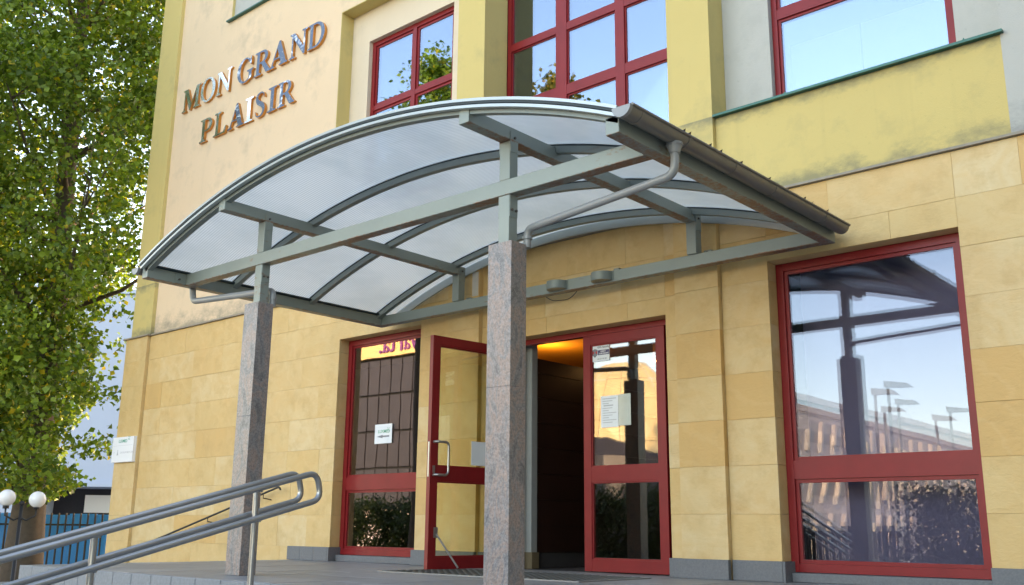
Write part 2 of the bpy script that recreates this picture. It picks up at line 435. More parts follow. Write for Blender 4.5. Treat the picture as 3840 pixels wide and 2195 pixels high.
def slabs(x0, x1, yf, zmin=-1.05, zmax=3.685, widths=None, yb=.087):
    for i in range(len(ZC)-1):
        z0, z1 = max(ZC[i], zmin), min(ZC[i+1], zmax)
        if z1 - z0 < .04: continue
        if not widths: slab(x0, x1, z0, z1, yf, yb); continue
        x = x0 - rs.uniform(0, .5)
        while x < x1 - .01:
            w = rs.choice(widths)*rs.uniform(.92,1.08)
            a, b = max(x, x0), min(x+w, x1)
            if x1 - b < .22: b = x1
            if b - a < .2 and a > x0: b = a; x = x1
            if b > a: slab(a, b, z0, z1, yf, yb)
            x = b if b > a else x + w
W = (.62,.8,.95,1.15,1.3)
slabs(-16.87, -16.12, 0.0, yb=.0875)                       # corner pilaster
slabs(-16.118, LW[0], .06, widths=W)
slabs(LW[0], LW[1], .06, zmin=LW[3], widths=(.9,1.4))
slabs(LW[1], -8.62, .06, zmin=.0)
slabs(-8.62, -8.082, 0.0, zmin=.0, yb=.0875)
slabs(-8.08, DR[0], .06, zmin=.0)
slabs(DR[0], DR[1], .06, zmin=DR[3], widths=(.75,1.1))
slabs(DR[1], -5.307, .06, zmin=.0)
slabs(-5.305, -4.797, 0.0, zmin=.0, yb=.0875)
slabs(-4.795, RW[0], .06, zmin=.0)
slabs(RW[0], RW[1], .06, zmin=RW[3], widths=(1.1,1.5))
slabs(RW[1], 3.0, .06, zmin=.0, widths=W)
def reveal(h, yb=.33):
    x0, x1, z0, z1 = h
    for i in range(len(ZC)-1):
        a, b = max(ZC[i], 0.0), min(ZC[i+1], z1)
        if b - a < .04: continue
        for (p, q) in ((x0-.033, x0), (x1, x1+.033)):
            m = MB(); m.box(p, q, .0895, yb, a+.002, b-.002); P(m.build('stone_slab', MS))
    m = MB(); m.box(x0+.001, x1-.001, .0895, yb, z1, z1+.033); P(m.build('stone_slab', MS))
for h in (LW, DR, RW): reveal(h)

# plinth blocks along the foot of the wall
def plinth(x0, x1, yf, n=1, h=.182):
    for i in range(n):
        a, b = x0+(x1-x0)*i/n, x0+(x1-x0)*(i+1)/n
        m = MB(); m.cbox(a+.0015, b-.0015, yf, yf+.05, .001, h, .003); P(m.build('plinth_block', M_plinth))
plinth(-11.70, -10.822, .02, 3)
m = MB(); m.box(-10.8195, -10.79, .022, .24, .001, .18); P(m.build('plinth_block', M_plinth))
plinth(-9.19, -8.63, .02); plinth(-8.64, -8.06, -.045); plinth(-8.058, -7.73, .02)
plinth(-5.47, -5.32, .02); plinth(-5.315, -4.78, -.045); plinth(-4.778, -4.27, .02, 1); plinth(-2.5, 3, .02, 5)
m = MB(); m.box(-4.2685, -4.245, .022, .24, .001, .18); P(m.build('plinth_block', M_plinth))
for (a, b) in ((-10.785,-9.195), (-4.24,-2.505)):           # stone sills under the ground-floor windows
    m = MB(); m.cbox(a, b, .14, .34, .001, .082, .004); P(m.build('window_sill', M_plinth))

# string course between ground floor and render
for (a, b, y) in ((-16.93,-16.06,-.035), (-16.058,-8.66,.02), (-8.658,-8.04,-.03), (-8.038,-5.34,.02), (-5.338,-4.76,-.03), (-4.758,3.0,.02)):
    m = MB(); m.box(a, b, y, .12, 3.688, 3.712); P(m.build('string_course', M_ledge))

# rendered upper storeys
TOP = 14.0
def up_box(name, mat, *a): m = MB(); m.box(*a); return P(m.build(name, mat))
P(wall_holes(-16.03, -11.19, 3.714, TOP, .066, .36, [(-14.35,-12.1,9.19,11.6)]).build('rendered_wall', M_peach))
up_box('rendered_wall', M_pale, -14.349, -12.101, .115, .35, 9.191, 11.599)
up_box('window_reveal', M_yellow, -14.3485, -14.343, .068, .1149, 9.192, 11.59)
m = MB(); m.box(-14.42, -12.03, .0, .114, 9.165, 9.189); P(m.build('window_sill', M_green))
P(wall_holes(-11.188, -8.56, 8.2, TOP, .066, .36, []).build('rendered_wall', M_peach))
up_box('corner_pilaster', M_yellow, -16.70, -16.031, 0, .37, 3.714, TOP)
up_box('pilaster', M_yellow, -8.558, -8.07, 0, .44, 3.714, TOP)
up_box('pilaster', M_yellow, -5.31, -4.786, 0, .44, 3.714, TOP)
# recessed bay with the small red window
W1 = (-10.77, -8.955, 4.95, 7.655)
up_box('bay_reveal', M_yellow, -11.186, -11.176, .0662, .30, 4.7, 8.198)
up_box('bay_soffit', M_yellow, -11.175, -8.56, .0664, .30, 8.186, 8.1985)
P(wall_holes(-11.175, -8.56, 4.7, 8.185, .30, .5, [W1]).build('bay_wall', M_bay))
up_box('rendered_wall', M_peach, -11.187, -8.56, .066, .35, 3.714, 4.698)
# bay of the tall staircase window
up_box('rendered_wall', M_yellow, -8.068, -5.312, .066, .6, 3.714, 4.70)
m = MB(); m.box(-8.06, -5.318, .05, .47, 4.702, 4.728); P(m.build('window_sill', M_green))
# right-hand bay: pale wall, yellow panel under a long green sill
W3 = (-4.245, -2.425, 4.66, 8.2)
P(wall_holes(-4.784, -2.0, 4.66, TOP, .30, .5, [W3]).build('bay_wall', M_pale))
up_box('yellow_panel', M_yellow, -4.784, -2.002, .058, .5, 3.714, 4.632)
up_box('rendered_wall', M_pale, -2.0, 3.0, .05, .5, 3.714, TOP)
m = MB(); m.prism([(-.005,4.630),(-.005,4.655),(.30,4.675),(.30,4.650)], 'x', -4.783, -1.97); P(m.build('window_sill', M_green))
for x in (-4.0,-2.3):
    m = MB(); m.prism([(x-.02,4.66),(x+.03,4.66),(x+.005,4.70)], 'y', .05, .08); P(m.build('sill_clip', M_green))
# shell of the building
up_box('side_wall', M_peach, -16.69, -16.4, .371, 12, -1.09, TOP)
up_box('side_wall', M_peach, 2.7, 3.0, .501, 12, -1.09, TOP)
up_box('rear_wall', M_peach, -16.39, 2.69, 11.7, 12, -1.09, TOP)
up_box('flat_roof', M_ledge, -16.6, 2.9, .05, 12.1, TOP+.002, TOP+.3)
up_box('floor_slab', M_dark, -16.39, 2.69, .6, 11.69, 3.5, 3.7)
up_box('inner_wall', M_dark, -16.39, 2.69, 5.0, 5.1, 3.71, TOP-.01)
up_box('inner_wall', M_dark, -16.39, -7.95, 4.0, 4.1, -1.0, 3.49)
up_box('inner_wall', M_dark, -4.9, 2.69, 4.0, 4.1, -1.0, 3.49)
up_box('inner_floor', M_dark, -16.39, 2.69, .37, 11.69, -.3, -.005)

up_box('unseen_sky_blocker', M_pale, 3.02, 14, -15, 12, -1.09, 11.0)  # unseen block added to cut skylight on the faces turned right

# ------------------------------------------------------------------ windows
def window(x0, x1, z0, z1, yf, vb, hb, fw_=.075, dep=.075, sash=.04, mats=None, ghost=.30, bars_only=None):
    """vb/hb: (centre, width) of the mullions and transoms; panes get a sash each"""
    m = MB()
    vs_ = [(x0, x0+fw_)] + [(c-w/2, c+w/2) for c, w in vb] + [(x1-fw_, x1)]
    hs = [(z0, z0+fw_)] + [(c-w/2, c+w/2) for c, w in hb] + [(z1-fw_, z1)]
    for a, b in vs_: m.box(a, b, yf, yf+dep, z0, z1)
    for i in range(len(vs_)-1):
        for a, b in hs: m.box(vs_[i][1], vs_[i+1][0], yf+.003, yf+dep-.003, a, b)
    fr = P(m.build('window', M_red))
    for i in range(len(vs_)-1):
        for j in range(len(hs)-1):
            xa, xb, za, zb = vs_[i][1], vs_[i+1][0], hs[j][1], hs[j+1][0]
            s = MB(); ys = yf+.022; a = .001
            s.box(xa+a, xa+sash, ys, ys+.04, za+a, zb-a); s.box(xb-sash, xb-a, ys, ys+.04, za+a, zb-a)
            s.box(xa+sash, xb-sash, ys+.002, ys+.038, za+a, za+sash); s.box(xa+sash, xb-sash, ys+.002, ys+.038, zb-sash, zb-a)
            so = s.build('sash', M_red); so.parent = fr
            pane(fr, xa+sash-.012, xb-sash+.012, za+sash-.012, zb-sash+.012, ys+.012, ghost, mats)
    return fr
rp = random.Random(5)
def pane(parent, xa, xb, za, zb, y, ghost=.3, mats=None, wob=.05):
    """two thin sheets a hand's breadth out of parallel, as in old double glazing"""
    mo, mi = mats or (G_out, G_in)
    me = bpy.data.meshes.new('pane'); v = []; f = []; mid = []
    for k, (yy, mt) in enumerate(((y, 0), (y+.022, 1))):
        a = R(rp.uniform(-wob, wob) + (ghost if k else 0)*rp.choice((1,1,.7))); c = R(rp.uniform(-wob, wob) + (ghost*.6 if k else 0))
        b = len(v); cx, cz = (xa+xb)/2, (za+zb)/2
        for t in (0, .004):
            for (x, z) in ((xa,za),(xb,za),(xb,zb),(xa,zb)):
                v.append((x, yy + t + (x-cx)*math.tan(a) + (z-cz)*math.tan(c), z))
        f += [(b,b+1,b+2,b+3)]; mid += [mt]
    me.from_pydata(v, [], f); me.materials.append(mo); me.materials.append(mi)
    me.polygons.foreach_set('material_index', mid); me.update()
    o = bpy.data.objects.new('pane', me); COL.objects.link(o); o.parent = parent; return o

window(LW[0]+.004, LW[1]-.004, .087, LW[3]-.004, .225, [], [(1.015,.17)], .075, .08, .035, ghost=.04, mats=(G_left, G_in))
window(RW[0]+.004, RW[1]-.004, .087, RW[3]-.004, .225, [], [(1.005,.17)], .075, .08, .035, ghost=.45)
window(W1[0], W1[1], W1[2], W1[3], .37, [(-9.83,.075)], [(6.56,.075)], .07, .075, .04, ghost=.08, mats=(G_up_out, G_up_in))
window(-8.066, -5.314, 4.73, 10.4, .45, [(-7.155,.17),(-6.25,.13)], [(5.80,.13),(6.67,.10),(7.62,.13)], .06, .08, .02, ghost=.05, mats=(G_up_out, G_up_in))
window(W3[0]+.002, W3[1]-.002, 4.678, W3[3], .37, [], [(5.74,.11)], .06, .075, .03, ghost=.05, mats=(G_up_out, G_up_in))
P(MB().box(-4.25, -2.5, .70, .72, .1, 3.0).build('veil_panel', plain('mauve_sky_veil', (.27,.235,.33), .9, 0, 3, .1)))  # added panel; its mauve paints in the sky's reflected veil on the glass
# blinds in the right upper window, reflected sky painted in as lavender
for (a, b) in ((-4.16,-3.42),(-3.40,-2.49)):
    P(MB().box(a, b, .62, .63, 4.75, 5.47).build('blind', plain('blind_sky_tint', (.42,.42,.52), .8)))

# ------------------------------------------------------------------ entrance doors
# fixed frame
m = MB(); yf = .235
m.box(DR[0]+.003, DR[0]+.07, yf, yf+.09, .002, DR[3]-.003); m.box(DR[1]-.10, DR[1]-.003, yf, yf+.09, .002, DR[3]-.003)
m.box(DR[0]+.07, DR[1]-.10, yf+.002, yf+.088, DR[3]-.062, DR[3]-.003)
P(m.build('door_frame', M_red))
def leaf(w, h, hand):
    """door leaf in local coords: x 0..w, y 0..0.06, z 0..h; returns (frame mesh, pane rects)"""
    s = .10; m = MB()
    m.box(0, s, 0, .06, 0, h); m.box(w-s, w, 0, .06, 0, h)
    rects = []
    for (a, b) in ((0,.125),(.935,1.095),(h-.105,h)): m.box(s, w-s, .002, .058, a, b)
    bd = .016
    for (a, b) in ((.125,.935),(1.095,h-.105)):
        m.box(s, s+bd, .012, .048, a, b); m.box(w-s-bd, w-s, .012, .048, a, b)
        m.box(s+bd, w-s-bd, .013, .047, a, a+bd); m.box(s+bd, w-s-bd, .013, .047, b-bd, b)
        rects.append((s+bd-.006, w-s-bd+.006, a+bd-.006, b-bd+.006))
    return m, rects
LH = 2.555
def place(o, loc, rz): o.location = loc; o.rotation_euler = (0,0,rz)
def child(o, par): o.parent = par; return o
# closed leaf (right)
m, rc = leaf(1.075, LH, 1); closed = m.build('door_leaf', M_red); place(closed, (-6.68+5, .245-6, .012+1.1), 0); closed.parent = BLD
for r in rc: pane(closed, r[0], r[1], r[2], r[3], .028, .12, (G_door, G_in))
# open leaf, swung out a little past square
m, rc = leaf(1.13, LH, 1); opened = m.build('door_leaf', M_red)
ang = math.atan2(.22+.914, -7.78+7.91)
place(opened, (-7.91+5, -.914-6, .012+1.1), ang); opened.parent = BLD
opened['label'] = 'open glazed door leaf swung outwards'
for r in rc:
    me = MB(); me.box(r[0], r[1], .026, .034, r[2], r[3]); child(me.build('pane', G_clear), opened)
def bow_handle(par, x, y, z0, z1, out, dirn):
    """bow handle in the leaf's own coordinates"""
    r = .05; pts = [(x, y, z1)]
    def arc(c, a0, a1):
        return [(x + 0, y + dirn*(c[0]+r*math.cos(t)), c[1]+r*math.sin(t)) for t in np.linspace(a0, a1, 6)]
    pts += arc((out-r, z1-r), math.pi/2, 0) + arc((out-r, z0+r), 0, -math.pi/2) + [(x, y, z0)]
    h = MB(); h.tube(pts, .015, 10); h.tube([(x, y-dirn*.0, z1), (x, y+dirn*.012, z1)], .03, 12); h.tube([(x, y, z0), (x, y+dirn*.012, z0)], .03, 12)
    return child(h.build('handle', M_stain, smooth=40), par)
# the bow of the handle leans sideways across the glass
def side_handle(par, x0, dx, y, z0, z1):
    r = .045; yy = y-.055; pts = [(x0, y+.01, z1), (x0, yy+.02, z1), (x0+dx*.02, yy, z1), (x0+dx*.12, yy, z1)]
    pts += [(x0+dx*(.165-r+r*math.cos(t)), yy, z1-r+r*math.sin(t)) for t in np.linspace(math.pi/2, 0, 6)]
    pts += [(x0+dx*(.165-r+r*math.cos(t)), yy, z0+r+r*math.sin(t)) for t in np.linspace(0, -math.pi/2, 6)]
    pts += [(x0+dx*.12, yy, z0), (x0+dx*.02, yy, z0), (x0, yy+.02, z0), (x0, y+.01, z0)]
    h = MB(); h.tube(pts, .0145, 10); return child(h.build('handle', M_stain, smooth=40), par)
side_handle(opened, .045, 1, 0.0, 1.0, 1.36)
h = MB(); h.box(-.004, .0, .018, .042, .98, 1.36); child(h.build('lock_plate', M_stain), opened)
h = MB(); h.box(.035, .062, -.010, .0, 1.02, 1.10); child(h.build('lock_cylinder', M_stain), opened)
h = MB(); h.tube([(.10,-.012,.37),(.26,-.20,.02)], .011, 8); h.box(.07,.12,-.012,-.001,.33,.44); child(h.build('door_stop', M_stain, smooth=40), opened)
# paper seen through the open leaf's glass
pp = MB(); pp.box(.60, .90, .020, .0225, 1.13, 1.40); child(pp.build('notice', M_paper), opened)

# vestibule behind the doors
m = MB(); m.box(-7.95, -7.585, .42, .52, .185, 2.9); P(m.build('inner_jamb', plain('grey_jamb', (.30,.31,.30), .7)))
m = MB(); m.box(-7.95, -7.56, .405, .53, 0, .184); P(m.build('inner_plinth', plain('brown_skirting', (.16,.12,.07), .5)))
zz = 0.18
while zz < 2.45:
    m = MB(); m.cbox(-7.62, -7.6, .53, 4.0, zz+.004, min(zz+.3, 2.46)-.004, .0); P(m.build('wood_plank', M_wood)); zz += .3
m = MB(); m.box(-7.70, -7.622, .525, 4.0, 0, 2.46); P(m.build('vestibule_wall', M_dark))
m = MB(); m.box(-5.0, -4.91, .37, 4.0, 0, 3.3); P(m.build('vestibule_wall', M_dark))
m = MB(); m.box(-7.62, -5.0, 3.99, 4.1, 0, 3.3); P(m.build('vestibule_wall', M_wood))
m = MB(); m.box(-9.5, -5.0, .37, 4.0, 2.86, 2.9); P(m.build('vestibule_ceiling', M_orange))
m = MB(); m.box(-9.5, -9.46, .37, 4.0, 2.4, 2.86); P(m.build('ceiling_cove', M_orange))
lc = thing('ceiling_lamp', 'small lit cylinder lamp under the orange vestibule ceiling', 'lamp', (-7.0, 2.3, 2.86))
m = MB(); m.tube([(-7.0,2.3,2.859),(-7.0,2.3,2.60)], .09, 20); under(m.build('lamp_body', M_brass, smooth=40), lc)
m = MB(); m.tube([(-7.0,2.3,2.5995),(-7.0,2.3,2.596)], .07, 20); under(m.build('bulb', emit('warm_bulb', (1,.6,.25), 6)), lc)
al = bpy.data.lights.new('vestibule_glow', 'POINT'); al.energy = 3.0; al.color = (1,.55,.2); al.shadow_soft_size = .1
ao = bpy.data.objects.new('vestibule_glow', al); COL.objects.link(ao); ao.location = (-8.3, 1.6, 2.6)

# floor grating in front of the doors
t = thing('door_grating', 'dark metal foot grating let into the platform before the doors', 'grating', (-6.7, -.95, .0))
m = MB(); m.box(-8.0, -5.42, -1.5, -.42, .002, .006); under(m.build('pit', M_black), t)
m = MB()
for i in range(1, 27): m.box(-8.0+i*.0956-.006, -8.0+i*.0956+.006, -1.49, -.43, .0065, .014)
for i in range(1, 12): m.box(-7.99, -5.43, -1.5+i*.09-.004, -1.5+i*.09+.004, .0065, .012)
under(m.build('grid', plain('grating_bars', (.16,.17,.17), .5, .5), kind='stuff'), t)
m = MB(); m.box(-8.02,-5.40,-1.52,-1.5,.001,.012); m.box(-8.02,-5.40,-.42,-.40,.001,.012); m.box(-8.02,-8.0,-1.5,-.42,.001,.012); m.box(-5.42,-5.40,-1.5,-.42,.001,.012)
under(m.build('rim', plain('grating_rim', (.3,.31,.31), .4, .6)), t)

# ------------------------------------------------------------------ the canopy
CAN = thing('entrance_canopy', 'arched polycarbonate canopy on grey steel frame with two granite pillars', 'canopy', (-6.6, -3.0, 0))
def K(o): return under(o, CAN)
AX, AZ, AR = -6.59, -3.913, 7.722
XL0, XL1, XR0, XR1 = -9.73, -9.62, -3.62, -3.51
ZB0, ZB1 = 3.0, 3.125
def bbox(name, *a, mat=None, c=None):
    m = MB(); m.box(*a); o = K(m.build(name, mat or M_steel))
    md = o.modifiers.new('edge', 'BEVEL'); md.width = .006; md.segments = 2; md.limit_method = 'ANGLE'
    return o
POSTX = (-8.255, -4.943); PILX = ((-8.375,-8.14), (-5.055,-4.815))
for (a, b), px in zip(PILX, POSTX):
    # granite cladding: shafts in two lengths with a recessed core
    for (z0, z1) in ((0.0,1.4775),(1.4773,2.6)):
        m = MB(); m.box(a, b, -3.09, -2.912, z0+.0008, z1); o = K(m.build('pillar', M_granite))
        md = o.modifiers.new('edge', 'BEVEL'); md.width = .0022; md.segments = 2
    bbox('post', px-.055, px+.055, -3.04, -2.94, 2.601, 2.999)
    bbox('post', px-.055, px+.055, -3.038, -2.94, 3.127, 3.452)
    for (z0, z1, d) in ((2.82,2.998,.004),(3.36,3.53,.004)):
        m = MB(); m.box(px+.0555, px+.0605, -3.035, -2.945, z0, z1); K(m.build('bracket_plate', M_steel))
        m = MB(); m.box(px-.0605, px-.0555, -3.035, -2.945, z0, z1); K(m.build('bracket_plate', M_steel))
        for yy in ((-3.015,-2.965) if z0 < 3 else (-2.99,)):
            zc = z0+.055 if z0 < 3 else z1-.05
            m = MB(); m.tube([(px+.0606,yy,zc),(px+.073,yy,zc)], .011, 6); K(m.build('bolt', M_bolt))
    # purlin and its rear post
    bbox('purlin', px-.053, px+.053, -3.51, -.245, 3.455, 3.568)
    bbox('rear_post', px-.055, px+.055, -.244, -.135, 3.127, 3.56)
    m = MB(); m.box(px+.0555, px+.06, -.242, -.137, 3.37, 3.55); K(m.build('bracket_plate', M_steel))
    m = MB(); m.tube([(px+.0601,-.19,3.5),(px+.072,-.19,3.5)], .011, 6); K(m.build('bolt', M_bolt))
    m = MB(); m.box(px+.08, px+.16, -.135, .0, 3.10, 3.17); K(m.build('wall_bracket', M_steel_plain))
    m = MB(); m.tube([(px+.12,-.136,3.145),(px+.12,-.15,3.145)], .014, 6); K(m.build('bolt', M_bolt))
m = MB(); m.box(-5.98, -5.91, -.125, .06, 3.127, 3.175); K(m.build('wall_bracket', M_steel_plain))
for (a, b) in ((-8.20,-8.10),(-5.06,-4.98)): # pale mortar patches where the anchors were reset
    m = MB(); m.box(a, b, -.004 , -.001, 3.22, 3.52); P(m.build('mortar_patch', plain('mortar_patch_paint', (.55,.53,.5), .9)))
bbox('front_beam', XL1+.001, XR0-.001, -3.045, -2.935, ZB0, ZB1)
bbox('rear_beam', XL1+.001, XR0-.001, -.23, -.125, ZB0, ZB1)
bbox('side_beam', XL0, XL1, -3.5, -.12, ZB0, ZB1); bbox('side_beam', XR0, XR1, -3.5, -.12, ZB0, ZB1)
m = MB(); m.box(XL1+.0005, XL1+.006, -3.045, -3.18, ZB0+.004, ZB1-.004); K(m.build('bracket_plate', M_steel))
m = MB(); m.tube([(XL1+.0065,-3.13,3.05),(XL1+.018,-3.13,3.05)], .012, 6); K(m.build('bolt', M_bolt))
def arc(r0, r1, y0, y1, a0=None, a1=None, n=48, x0=-9.70, x1=-3.48):
    """box-section arch between radii r0..r1"""
    t0 = math.acos((x0-AX)/AR); t1 = math.acos((x1-AX)/AR); m = MB()
    for i in range(n+1):
        t = t0 + (t1-t0)*i/n; c, s = math.cos(t), math.sin(t)
        for (r, y) in ((r0,y0),(r1,y0),(r1,y1),(r0,y1)): m.v.append((AX+r*c, y, AZ+r*s))
    for i in range(n):
        for k in range(4):
            k2 = (k+1) % 4; m.f.append((4*i+k, 4*i+k2, 4*i+4+k2, 4*i+4+k))
    m.f.append((0,1,2,3)); m.f.append((4*n+3,4*n+2,4*n+1,4*n))
    return m
RIBY = (-3.47, -2.43, -1.35, -.27)
for i, y in enumerate(RIBY):
    rib = K(arc(7.625, 7.685, y-.03, y+.03).build('rib', M_steel_plain, smooth=40))
    g2 = arc(7.6855, 7.694, y-.034, y+.034).build('gasket', M_rubber, smooth=40); under(g2, CAN)
    cap = arc(7.702, 7.722, y-.04, y+.04).build('cover_strip', M_alu, smooth=40); K(cap)
# front edge: fascia lines
K(arc(7.655, 7.678, -3.555, -3.512).build('edge_trim', M_alu, smooth=40))
K(arc(7.684, 7.700, -3.56, -3.515).build('edge_trim', M_rubber, smooth=40))
K(arc(7.703, 7.726, -3.565, -3.515).build('edge_trim', M_alu, smooth=40))
for y0, y1 in ((-3.512,-2.431),(-2.429,-1.351),(-1.349,-.271),(-.269,-.03)):
    t0 = math.acos((-9.72-AX)/AR); t1 = math.acos((-3.46-AX)/AR); m = MB(); n = 48
    for i in range(n+1):
        t = t0+(t1-t0)*i/n
        for y in (y0, (y0+y1)/2, y1): m.v.append((AX+7.698*math.cos(t), y, AZ+7.698*math.sin(t)))
    for i in range(n):
        for k in range(2): m.f.append((3*i+k,3*i+k+1,3*i+3+k+1,3*i+3+k))
    K(m.build('roof_sheet', M_poly, smooth=True, recalc=False))
K(arc(7.60, 7.72, -.028, -.008, x0=-9.6, x1=-3.6).build('wall_flashing', M_alu, smooth=40))
for x in (XL1-.03, XR0-.04): bbox('eaves_strip', x, x+.07, -3.49, -.14, ZB1+.001, ZB1+.02, mat=M_rubber)
# gutters: half-round troughs with end caps and joint rings
def gutter(cx, cz, r, y0, y1):
    m = MB(); n = 14
    pr = [(cx+r*math.cos(t), cz+r*math.sin(t)) for t in np.linspace(math.pi, 2*math.pi, n)]
    pr += [(cx+(r-.005)*math.cos(t), cz+(r-.005)*math.sin(t)) for t in np.linspace(2*math.pi, math.pi, n)]
    m.prism(pr, 'y', y0, y1); g_ = K(m.build('gutter', M_gutter, smooth=40))
    m = MB(); m.tube([(cx+r+.004,y0,cz+.003),(cx+r+.004,y1,cz+.003)], .011, 10); K(m.build('gutter_bead', M_gutter, smooth=40))
    m = MB(); pr = [(cx+(r+.004)*math.cos(t), cz+(r+.004)*math.sin(t)) for t in np.linspace(math.pi, 2*math.pi, n)]
    m.prism(pr, 'y', y0-.022, y0+.01); K(m.build('gutter_end', M_pipe, smooth=40))
    for yy in (-3.42, -2.84, -2.17, -1.53, -.6):
        m = MB(); pr = [(cx+(r+.005)*math.cos(t), cz+(r+.005)*math.sin(t)) for t in np.linspace(math.pi, 2*math.pi, n)]
        pr += [(cx+(r+.0005)*math.cos(t), cz+(r+.0005)*math.sin(t)) for t in np.linspace(2*math.pi, math.pi, n)]
        m.prism(pr, 'y', yy-.012, yy+.012); K(m.build('joint_ring', M_gutter, smooth=40))
gutter(-3.435, 3.135, .07, -3.56, -.14)
gutter(-9.815, 3.125, .065, -3.52, -.14)
def pipe(pts, r=.036, fil=.09):
    """polyline with rounded elbows"""
    P_ = [Vector(p) for p in pts]; out = [P_[0]]
    for i in range(1, len(P_)-1):
        a = (P_[i-1]-P_[i]); c = (P_[i+1]-P_[i]); d = min(fil, a.length*.45, c.length*.45)
        p0 = P_[i]+a.normalized()*d; p1 = P_[i]+c.normalized()*d
        for t in np.linspace(0, 1, 7): out.append(p0*(1-t)**2 + P_[i]*2*t*(1-t) + p1*t*t)
    out.append(P_[-1]); m = MB(); m.tube(out, r, 14); return m
K(pipe([(-3.435,-2.94,3.066),(-3.435,-2.94,2.845),(-4.87,-2.84,2.755),(-4.87,-2.84,2.60)], .031).build('downpipe', M_pipe, smooth=40))
m = MB(); m.tube([(-3.435,-2.94,3.075),(-3.435,-2.94,3.0)], [.06,.038], 16); m.tube([(-3.435,-2.94,3.06),(-3.435,-2.94,3.055)], .062, 16); K(m.build('gutter_outlet', M_pipe, smooth=40))
K(pipe([(-9.815,-2.9,3.06),(-9.72,-2.9,3.02),(-9.69,-2.9,2.855),(-8.235,-2.86,2.765),(-8.235,-2.86,2.60)], .034, .07).build('downpipe', M_pipe, smooth=40))
for (x,y,zc) in ((-4.87,-2.84,2.68),(-8.235,-2.86,2.68)):
    m = MB(); m.tube([(x,y,zc-.012),(x,y,zc+.012)], .041, 14); K(m.build('pipe_collar', M_pipe, smooth=40))
# debris at the gutter edge: a few dead leaves
for i in range(9):
    y = rs.uniform(-3.4,-.4); m = MB()
    m.v = [(-3.40+rs.uniform(-.01,.03), y, 3.165), (-3.37, y+.03, 3.185), (-3.40, y+.07, 3.168+rs.uniform(0,.02)), (-3.43, y+.03, 3.175)]; m.f = [(0,1,2,3)]
    K(m.build('dead_leaf', M_bark))
# downlights on the rear beam
for (a, b) in ((-6.81,-6.51),(-6.19,-5.90)):
    t = thing('downlight', 'grey half-round downlight below a small bolted bracket on the rear beam' if a > -6.5 else 'grey half-round downlight with a loop of cable hanging below it', 'lamp', ((a+b)/2, -.28, 3.02), 'half-round downlights on the canopy beam')
    cx = (a+b)/2; pr = [(cx+.125*math.cos(u), -.236+.125*math.sin(u)) for u in np.linspace(math.pi, 2*math.pi, 20)] 
    m = MB(); m.prism([(p, q) for p, q in pr], 'z', 3.022, 3.112); under(m.build('shade', M_steel_plain, smooth=40), t)
    m = MB(); m.box(cx-.14, cx+.14, -.2355, -.2305, 3.015, 3.118); under(m.build('back_plate', M_steel_plain), t)
    m = MB(); m.prism([(cx+(p-cx)*.9, -.236+(q+.236)*.9) for p, q in pr], 'z', 3.019, 3.0215); under(m.build('diffuser', plain('diffuser', (.32,.27,.18), .4)), t)
m = pipe([(-6.95,-.118,3.02),(-6.85,-.1,2.95),(-6.6,-.1,2.93),(-6.45,-.118,3.03)], .004, .08); K(m.build('cable', M_black))

# ------------------------------------------------------------------ metal lettering
def ell(cx, cy, rx, ry, a0, a1, n=20): return [(cx+rx*math.cos(R(t)), cy+ry*math.sin(R(t))) for t in np.linspace(a0, a1, n)]
def s_glyph():
    sp = [(.60,.76),(.585,.86),(.50,.955),(.34,.985),(.17,.92),(.115,.78),(.19,.64),(.36,.53),(.53,.42),(.60,.26),(.52,.09),(.33,.015),(.16,.05),(.07,.16),(.05,.27)]
    wd = [.02,.035,.05,.06,.10,.16,.19,.20,.19,.16,.10,.06,.05,.035,.02]
    pts = []
    from mathutils import geometry
    S = [Vector(p) for p in sp]; L_, R_ = [], []
    for i in range(len(S)-1):
        p0 = S[max(i-1,0)]; p1 = S[i]; p2 = S[i+1]; p3 = S[min(i+2,len(S)-1)]
        for t in np.linspace(0, 1, 4, endpoint=False):
            t = float(t)
            q = .5*((2*p1)+(-p0+p2)*t+(2*p0-5*p1+4*p2-p3)*t*t+(-p0+3*p1-3*p2+p3)*t**3)
            d = (.5*((-p0+p2)+2*(2*p0-5*p1+4*p2-p3)*t+3*(-p0+3*p1-3*p2+p3)*t*t)).normalized()
            w = (wd[i]*(1-t)+wd[i+1]*t)/2; nrm = Vector((-d.y, d.x))
            L_.append(tuple(q+nrm*w)); R_.append(tuple(q-nrm*w))
    return [L_ + [sp[-1]] + R_[::-1]]
